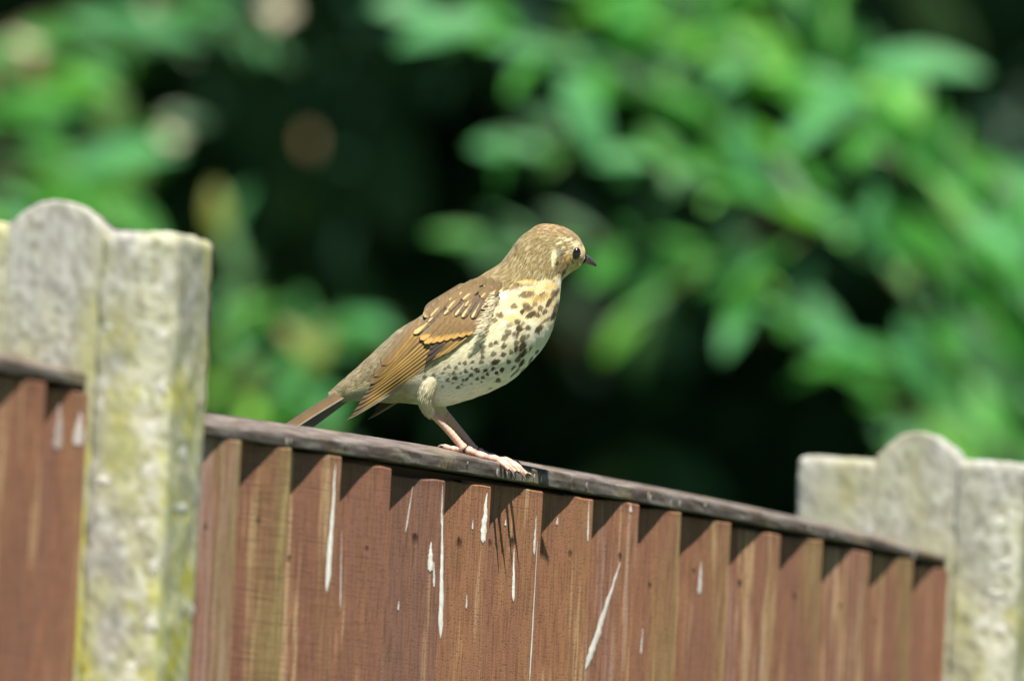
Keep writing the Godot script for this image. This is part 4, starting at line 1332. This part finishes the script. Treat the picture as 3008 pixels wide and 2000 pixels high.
func build_bird() -> void:
	for s in SECT:
		sec_t.append(Vector2(s[0], s[1]))
		sec_b.append(Vector2(s[2], s[3]))
		sec_w.append(float(s[4]))
		sec_z.append(float(s[5]))
	build_zmap()
	var bird := thing("song_thrush", "young speckled thrush with cream spotted breast perched on the fence cap", "bird", B0, BX)
	var img := paint_plumage()
	var skin := StandardMaterial3D.new()
	skin.albedo_texture = ImageTexture.create_from_image(img)
	skin.roughness = 0.85
	skin.metallic_specular = 0.2
	skin.rim_enabled = true
	skin.rim = 0.25
	skin.rim_tint = 0.6
	skin.texture_repeat = false
	part("body", body_mesh(), skin, bird)
	var r := RandomNumberGenerator.new()
	r.seed = 12
	var vm := mat(Color.WHITE, 0.8, true)
	vm.metallic_specular = 0.25
	var plumes := part("plumage", plume_mesh(img, r, 30000), vm, bird)
	plumes.set_meta("kind", "stuff")
	var fm := mat(Color.WHITE, 0.55, true)
	fm.metallic_specular = 0.35
	build_wing(bird, 1.0, fm)
	build_wing(bird, -1.0, fm)

	# tail: a closed fan of long feathers
	var tail := Node3D.new()
	tail.name = "tail"
	bird.add_child(tail, true)
	for k in 7:
		var m := MB.new()
		var q := (k - 3) / 3.0
		var base := Vector2(1048, 1132 + 4 * absf(q))
		var tip := Vector2(778 + 10 * absf(q), 1312 + q * 6.0)
		var dir := (tip - base).normalized()
		var prp := Vector2(-dir.y, dir.x)
		if prp.y < 0.0:
			prp = -prp
		for i in 19:
			var t := i / 18.0
			var h := 14.0 * minf(1.0, 0.8 + t * 1.5)
			if t > 0.9:
				h *= sqrt(maxf(0.02, 1.0 - pow((t - 0.9) / 0.1, 2)))
			for j in 9:
				var c := (j - 4) / 4.0
				var p := base.lerp(tip, t) + prp * (h * c + q * 10.0 * minf(1.0, 0.5 + t))
				m.add(sheet(p.x, p.y, 3.0 - q * 2.4 + (1.0 - c * c) * 0.3 + c * 0.5), feather_color("tail", t, c, sin(i * 2.1 + k) * 0.06))
		m.grid(0, 19, 9)
		part("tail_feather", m.mesh(true), fm, tail)
	# pale under-tail coverts
	for q in [[1120, 1140, 1036, 1172, 30, 5.0], [1105, 1128, 1050, 1150, 26, 7.0], [1150, 1160, 1070, 1180, 26, 4.0]]:
		var m := MB.new()
		for i in 13:
			var t := i / 12.0
			var h: float = q[4] * 0.5 * sqrt(maxf(0.01, 1.0 - pow(2.0 * t - 1.0, 4)))
			for j in 7:
				var c := (j - 3) / 3.0
				m.add(sheet(lerpf(q[0], q[2], t) + c * h * 0.4, lerpf(q[1], q[3], t) + c * h * 0.9, q[5] + 6.0 * (1.0 - t) - 2.0 * c * c), feather_color("vent", t, c, sin(i * 1.7 + j * 2.0) * 0.08))
		m.grid(0, 13, 7)
		part("undertail_feather", m.mesh(true), vm, bird)
	build_head(bird)
	build_legs(bird, r)

func ellipsoid(c: Vector3, rx: float, ry: float, rz: float, b: Basis, col := Color.WHITE) -> ArrayMesh:
	var m := MB.new()
	for i in 13:
		var a := PI * i / 12.0
		for k in 20:
			var t := TAU * k / 20.0
			m.add(c + b * Vector3(rx * sin(a) * cos(t), ry * cos(a), rz * sin(a) * sin(t)), col)
	m.grid(0, 13, 20, true)
	return m.mesh(true)

func build_head(bird: Node3D) -> void:
	var yaw := deg_to_rad(-33.0)
	var fwd := Vector3(cos(yaw), -0.28, sin(yaw)).normalized()
	# eyes: dark, glossy, each in a narrow pale ring
	var eye_m := mat(Color(0.006, 0.005, 0.004), 0.08)
	eye_m.clearcoat_enabled = true
	eye_m.clearcoat = 1.0
	eye_m.clearcoat_roughness = 0.03
	var lid := mat(Color(0.46, 0.37, 0.19), 0.8)
	for sd in [1.0, -1.0]:
		var zc := body_z(1691, 744)
		var p := sheet(1692.5, 744.5, zc - 0.2)
		if sd < 0.0:
			p = sheet(1704, 740, -18.0)
		var out := Vector3(0.36, 0.06, 0.93).normalized() if sd > 0.0 else Vector3(0.3, 0.06, -0.95).normalized()
		var xx := Vector3.UP.cross(out).normalized()
		var b := Basis(xx, out.cross(xx), out).rotated(out, deg_to_rad(-18.0) * sd)
		var e := part("eye", ellipsoid(p, 0.0029, 0.0039, 0.0026, b), eye_m, bird)
		var ring := MB.new()
		var pts := []
		var rad := []
		for k in 25:
			var t := TAU * k / 24.0
			pts.append(p + b * Vector3(cos(t) * 0.0030, sin(t) * 0.0040, 0.0002))
			rad.append(0.0003)
		ring.tube(pts, rad, 6)
		part("eye_ring", ring.mesh(true), lid, e)
	# beak: two mandibles
	var up_m := mat(Color.WHITE, 0.35, true)
	var right := fwd.cross(Vector3.UP).normalized()
	var upv := right.cross(fwd)
	var root := sheet(1712, 762, -10.5)
	var tip := sheet(1754, 782, -23.0)
	var axis := tip - root
	for low in 2:
		var m := MB.new()
		for i in 15:
			var t := i / 14.0
			var c := root + axis * (t if low == 0 else t * 0.93)
			var hh: float = lerpf(0.0040, 0.0009, pow(t, 1.4)) if low == 0 else lerpf(0.0030, 0.0006, pow(t, 1.2))
			var hw: float = lerpf(0.0042, 0.0005, pow(t, 0.8))
			c += upv * (0.0008 * sin(PI * t * 0.9) - 0.0002 * t * t - (0.0 if low == 0 else 0.00004))
			for k in 12:
				var a := PI * k / 11.0
				var o := right * cos(a) * hw + upv * (sin(a) * hh) * (1.0 if low == 0 else -1.0)
				var col := Color(0.052, 0.045, 0.042).lerp(Color(0.075, 0.070, 0.074), sin(a)) if low == 0 else Color(0.17, 0.125, 0.07).lerp(Color(0.08, 0.062, 0.05), t)  # bluish highlight along the upper ridge is painted into the colour
				if t > 0.95:
					col = col.lerp(Color(0.3, 0.27, 0.21), 0.4)
				m.add(c + o, col)
		m.grid(0, 15, 12)
		var bk := part("upper_beak" if low == 0 else "lower_beak", m.mesh(true), up_m, bird)
		if low == 0:
			part("nostril", ellipsoid(root + axis * 0.22 + upv * 0.0016 - right * -0.0029, 0.0009, 0.0004, 0.0005, Basis(fwd, upv, right)), mat(Color(0.015, 0.012, 0.01), 0.6), bk)
		else:
			part("gape", ellipsoid(sheet(1697, 776, body_z(1697, 774) - 0.6), 0.0019, 0.0007, 0.0009, Basis(fwd, upv, right)), mat(Color(0.50, 0.44, 0.10), 0.6), bk)

func cap_local(a: float, c: float) -> float:              # height of the cap's top at (a, c) in the bird's own axes, metres
	var p := BX.x * a + BX.z * c
	var yw := cap_top(p.dot(FDIR), clampf(p.dot(FNRM), -0.0215, 0.0215)) + P0.y - B0.y
	return (yw - a * BX.x.y - c * BX.z.y) / BX.y.y

func build_legs(bird: Node3D, r: RandomNumberGenerator) -> void:
	var vm := mat(Color.WHITE, 0.5, true)
	vm.subsurf_scatter_enabled = true
	vm.subsurf_scatter_strength = 0.15
	var fur := mat(Color.WHITE, 0.85, true)
	var claw_m := mat(Color(0.17, 0.13, 0.105), 0.3)
	var pink := Color(0.45, 0.245, 0.195)
	var pale := Color(0.54, 0.375, 0.30)
	for leg in 2:
		var far := leg == 1
		var dz := 8.0 if not far else -13.0
		var sx := 0.0 if not far else 34.0                 # the far foot stands a little further right
		var n := Node3D.new()
		n.name = "leg"
		bird.add_child(n, true)
		# feathered thigh
		var th := MB.new()
		var tp := smooth_path([sheet(1290 + sx, 1078, dz + 9.0), sheet(1262 + sx, 1128, dz + 9.0), sheet(1250 + sx, 1168, dz + 7.0), sheet(1255 + sx, 1196, dz + 4.0), sheet(1264 + sx, 1212, dz + 2.0)], 16)
		var tr := []
		for i in 16:
			tr.append(spline([0.0070, 0.0064, 0.0054, 0.0040, 0.0028], i / 15.0 * 4.0))
		th.tube(tp, tr, 16, Color(0.66, 0.61, 0.42))
		for k in 900:
			var i := r.randi() % 14
			var p: Vector3 = tp[i]
			var d: Vector3 = (tp[i + 1] - tp[i]).normalized()
			var o := d.cross(Vector3(r.randf_range(-1, 1), r.randf_range(-1, 1), r.randf_range(-1, 1))).normalized()
			var col := Color(0.70, 0.65, 0.47).lerp(Color(0.46, 0.40, 0.22), r.randf() * 0.4) * r.randf_range(0.9, 1.1)
			col.a = 1.0
			strand(th, p + o * float(tr[i]) * 0.96, d, o, r.randf_range(0.003, 0.006), 0.00028, r.randf_range(0.0001, 0.0004), col)
		part("thigh", th.mesh(true), fur, n)
		# scaly shank
		var ax := 0.0 if not far else 5.0
		var ground := sheet(1364 + sx, 1312, 0)
		var top := sheet(1260 + sx, 1203, dz + 2.0)
		var az := dz * 0.001
		var ank := Vector3((-6.0 + (7.0 if far else 0.0)) * 0.001, 0, az)
		ank.y = cap_local(ank.x, az) + 0.0034
		var sm_ := MB.new()
		var pts := []
		var rad := []
		var cols := []
		for i in 40:
			var t := i / 39.0
			pts.append(top.lerp(ank, t) + Vector3(0.0006 * sin(PI * t), 0, 0))
			rad.append((lerpf(0.0029, 0.0024, smoothstep(0.0, 0.5, t)) + 0.0006 * smoothstep(0.85, 1.0, t)) * (1.0 + 0.03 * sin(i * 1.9)))
			cols.append(pink.lerp(pale, 0.8 + 0.2 * sin(i * 1.9)))
		sm_.tube(pts, rad, 14, Color.WHITE, cols)
		part("shank", sm_.mesh(true), vm, n)
		# three front toes and a hind toe, each bent over the cap, each with its claw
		var toes := [
			[[V(-4, 0, 0), V(6, 0, 5), V(15, 0, 10), V(22.5, 0, 13.5)], 0.0017, V(3.2, -3.6, 1.6)],
			[[V(-4, 0, 0), V(7, 0, 1.5), V(17, 0, 3.5), V(26.5, 0, 5.5)], 0.0019, V(4.6, -1.6, 1.0)],
			[[V(-4, 0, -1), V(5, 0, -4), V(12, 0, -8), V(19, 0, -11)], 0.0016, V(4.0, -1.0, -1.5)],
			[[V(-7, 0, 0), V(-12, 0, 0), V(-19, 0, 1.0)], 0.0019, V(-4.0, -1.2, 0.5)]]
		for k in 4:
			var q: Array = toes[k]
			var way := []
			for p in q[0]:
				var w: Vector3 = Vector3((p.x + (7.0 if far else 0.0)) * 0.001, 0, az + p.z * 0.001)
				var rr: float = q[1]
				w.y = cap_local(w.x, w.z) + rr * 0.85
				var over := (BX.x * w.x + BX.z * w.z).dot(FNRM) - 0.0205
				if over > 0.0:
					w.y -= over * 0.75
				way.append(w)
			way[0].y += 0.0016
			var path := smooth_path(way, 26)
			var tr2 := []
			var tc := []
			for i in 26:
				var t := i / 25.0
				tr2.append(q[1] * 1.2 * lerpf(1.12, 0.74, t) * (1.0 + 0.10 * sin(t * (26.0 if k != 3 else 16.0)) + 0.05 * sin(t * 90.0)))
				tc.append(pink.lerp(pale, 0.5 + 0.5 * sin(t * 26.0)) * (1.0 if sin(t * 90.0) > -0.7 else 0.8))
			var tm := MB.new()
			tm.tube(path, tr2, 12, Color.WHITE, tc)
			var toe := part("toe", tm.mesh(true), vm, n)
			var e: Vector3 = path[25]
			var g: Vector3 = q[2] * 0.001
			var cm := MB.new()
			cm.tube(smooth_path([e - g * 0.15, e + g * 0.4 + Vector3(0, 0.0011, 0), e + g * 0.85 + Vector3(0, 0.0004, 0), e + g * 1.15 - Vector3(0, 0.0012, 0)], 9), [0.0010, 0.00095, 0.0009, 0.0008, 0.0007, 0.00058, 0.00042, 0.00028, 0.00008], 8)
			part("claw", cm.mesh(true), claw_m, toe)
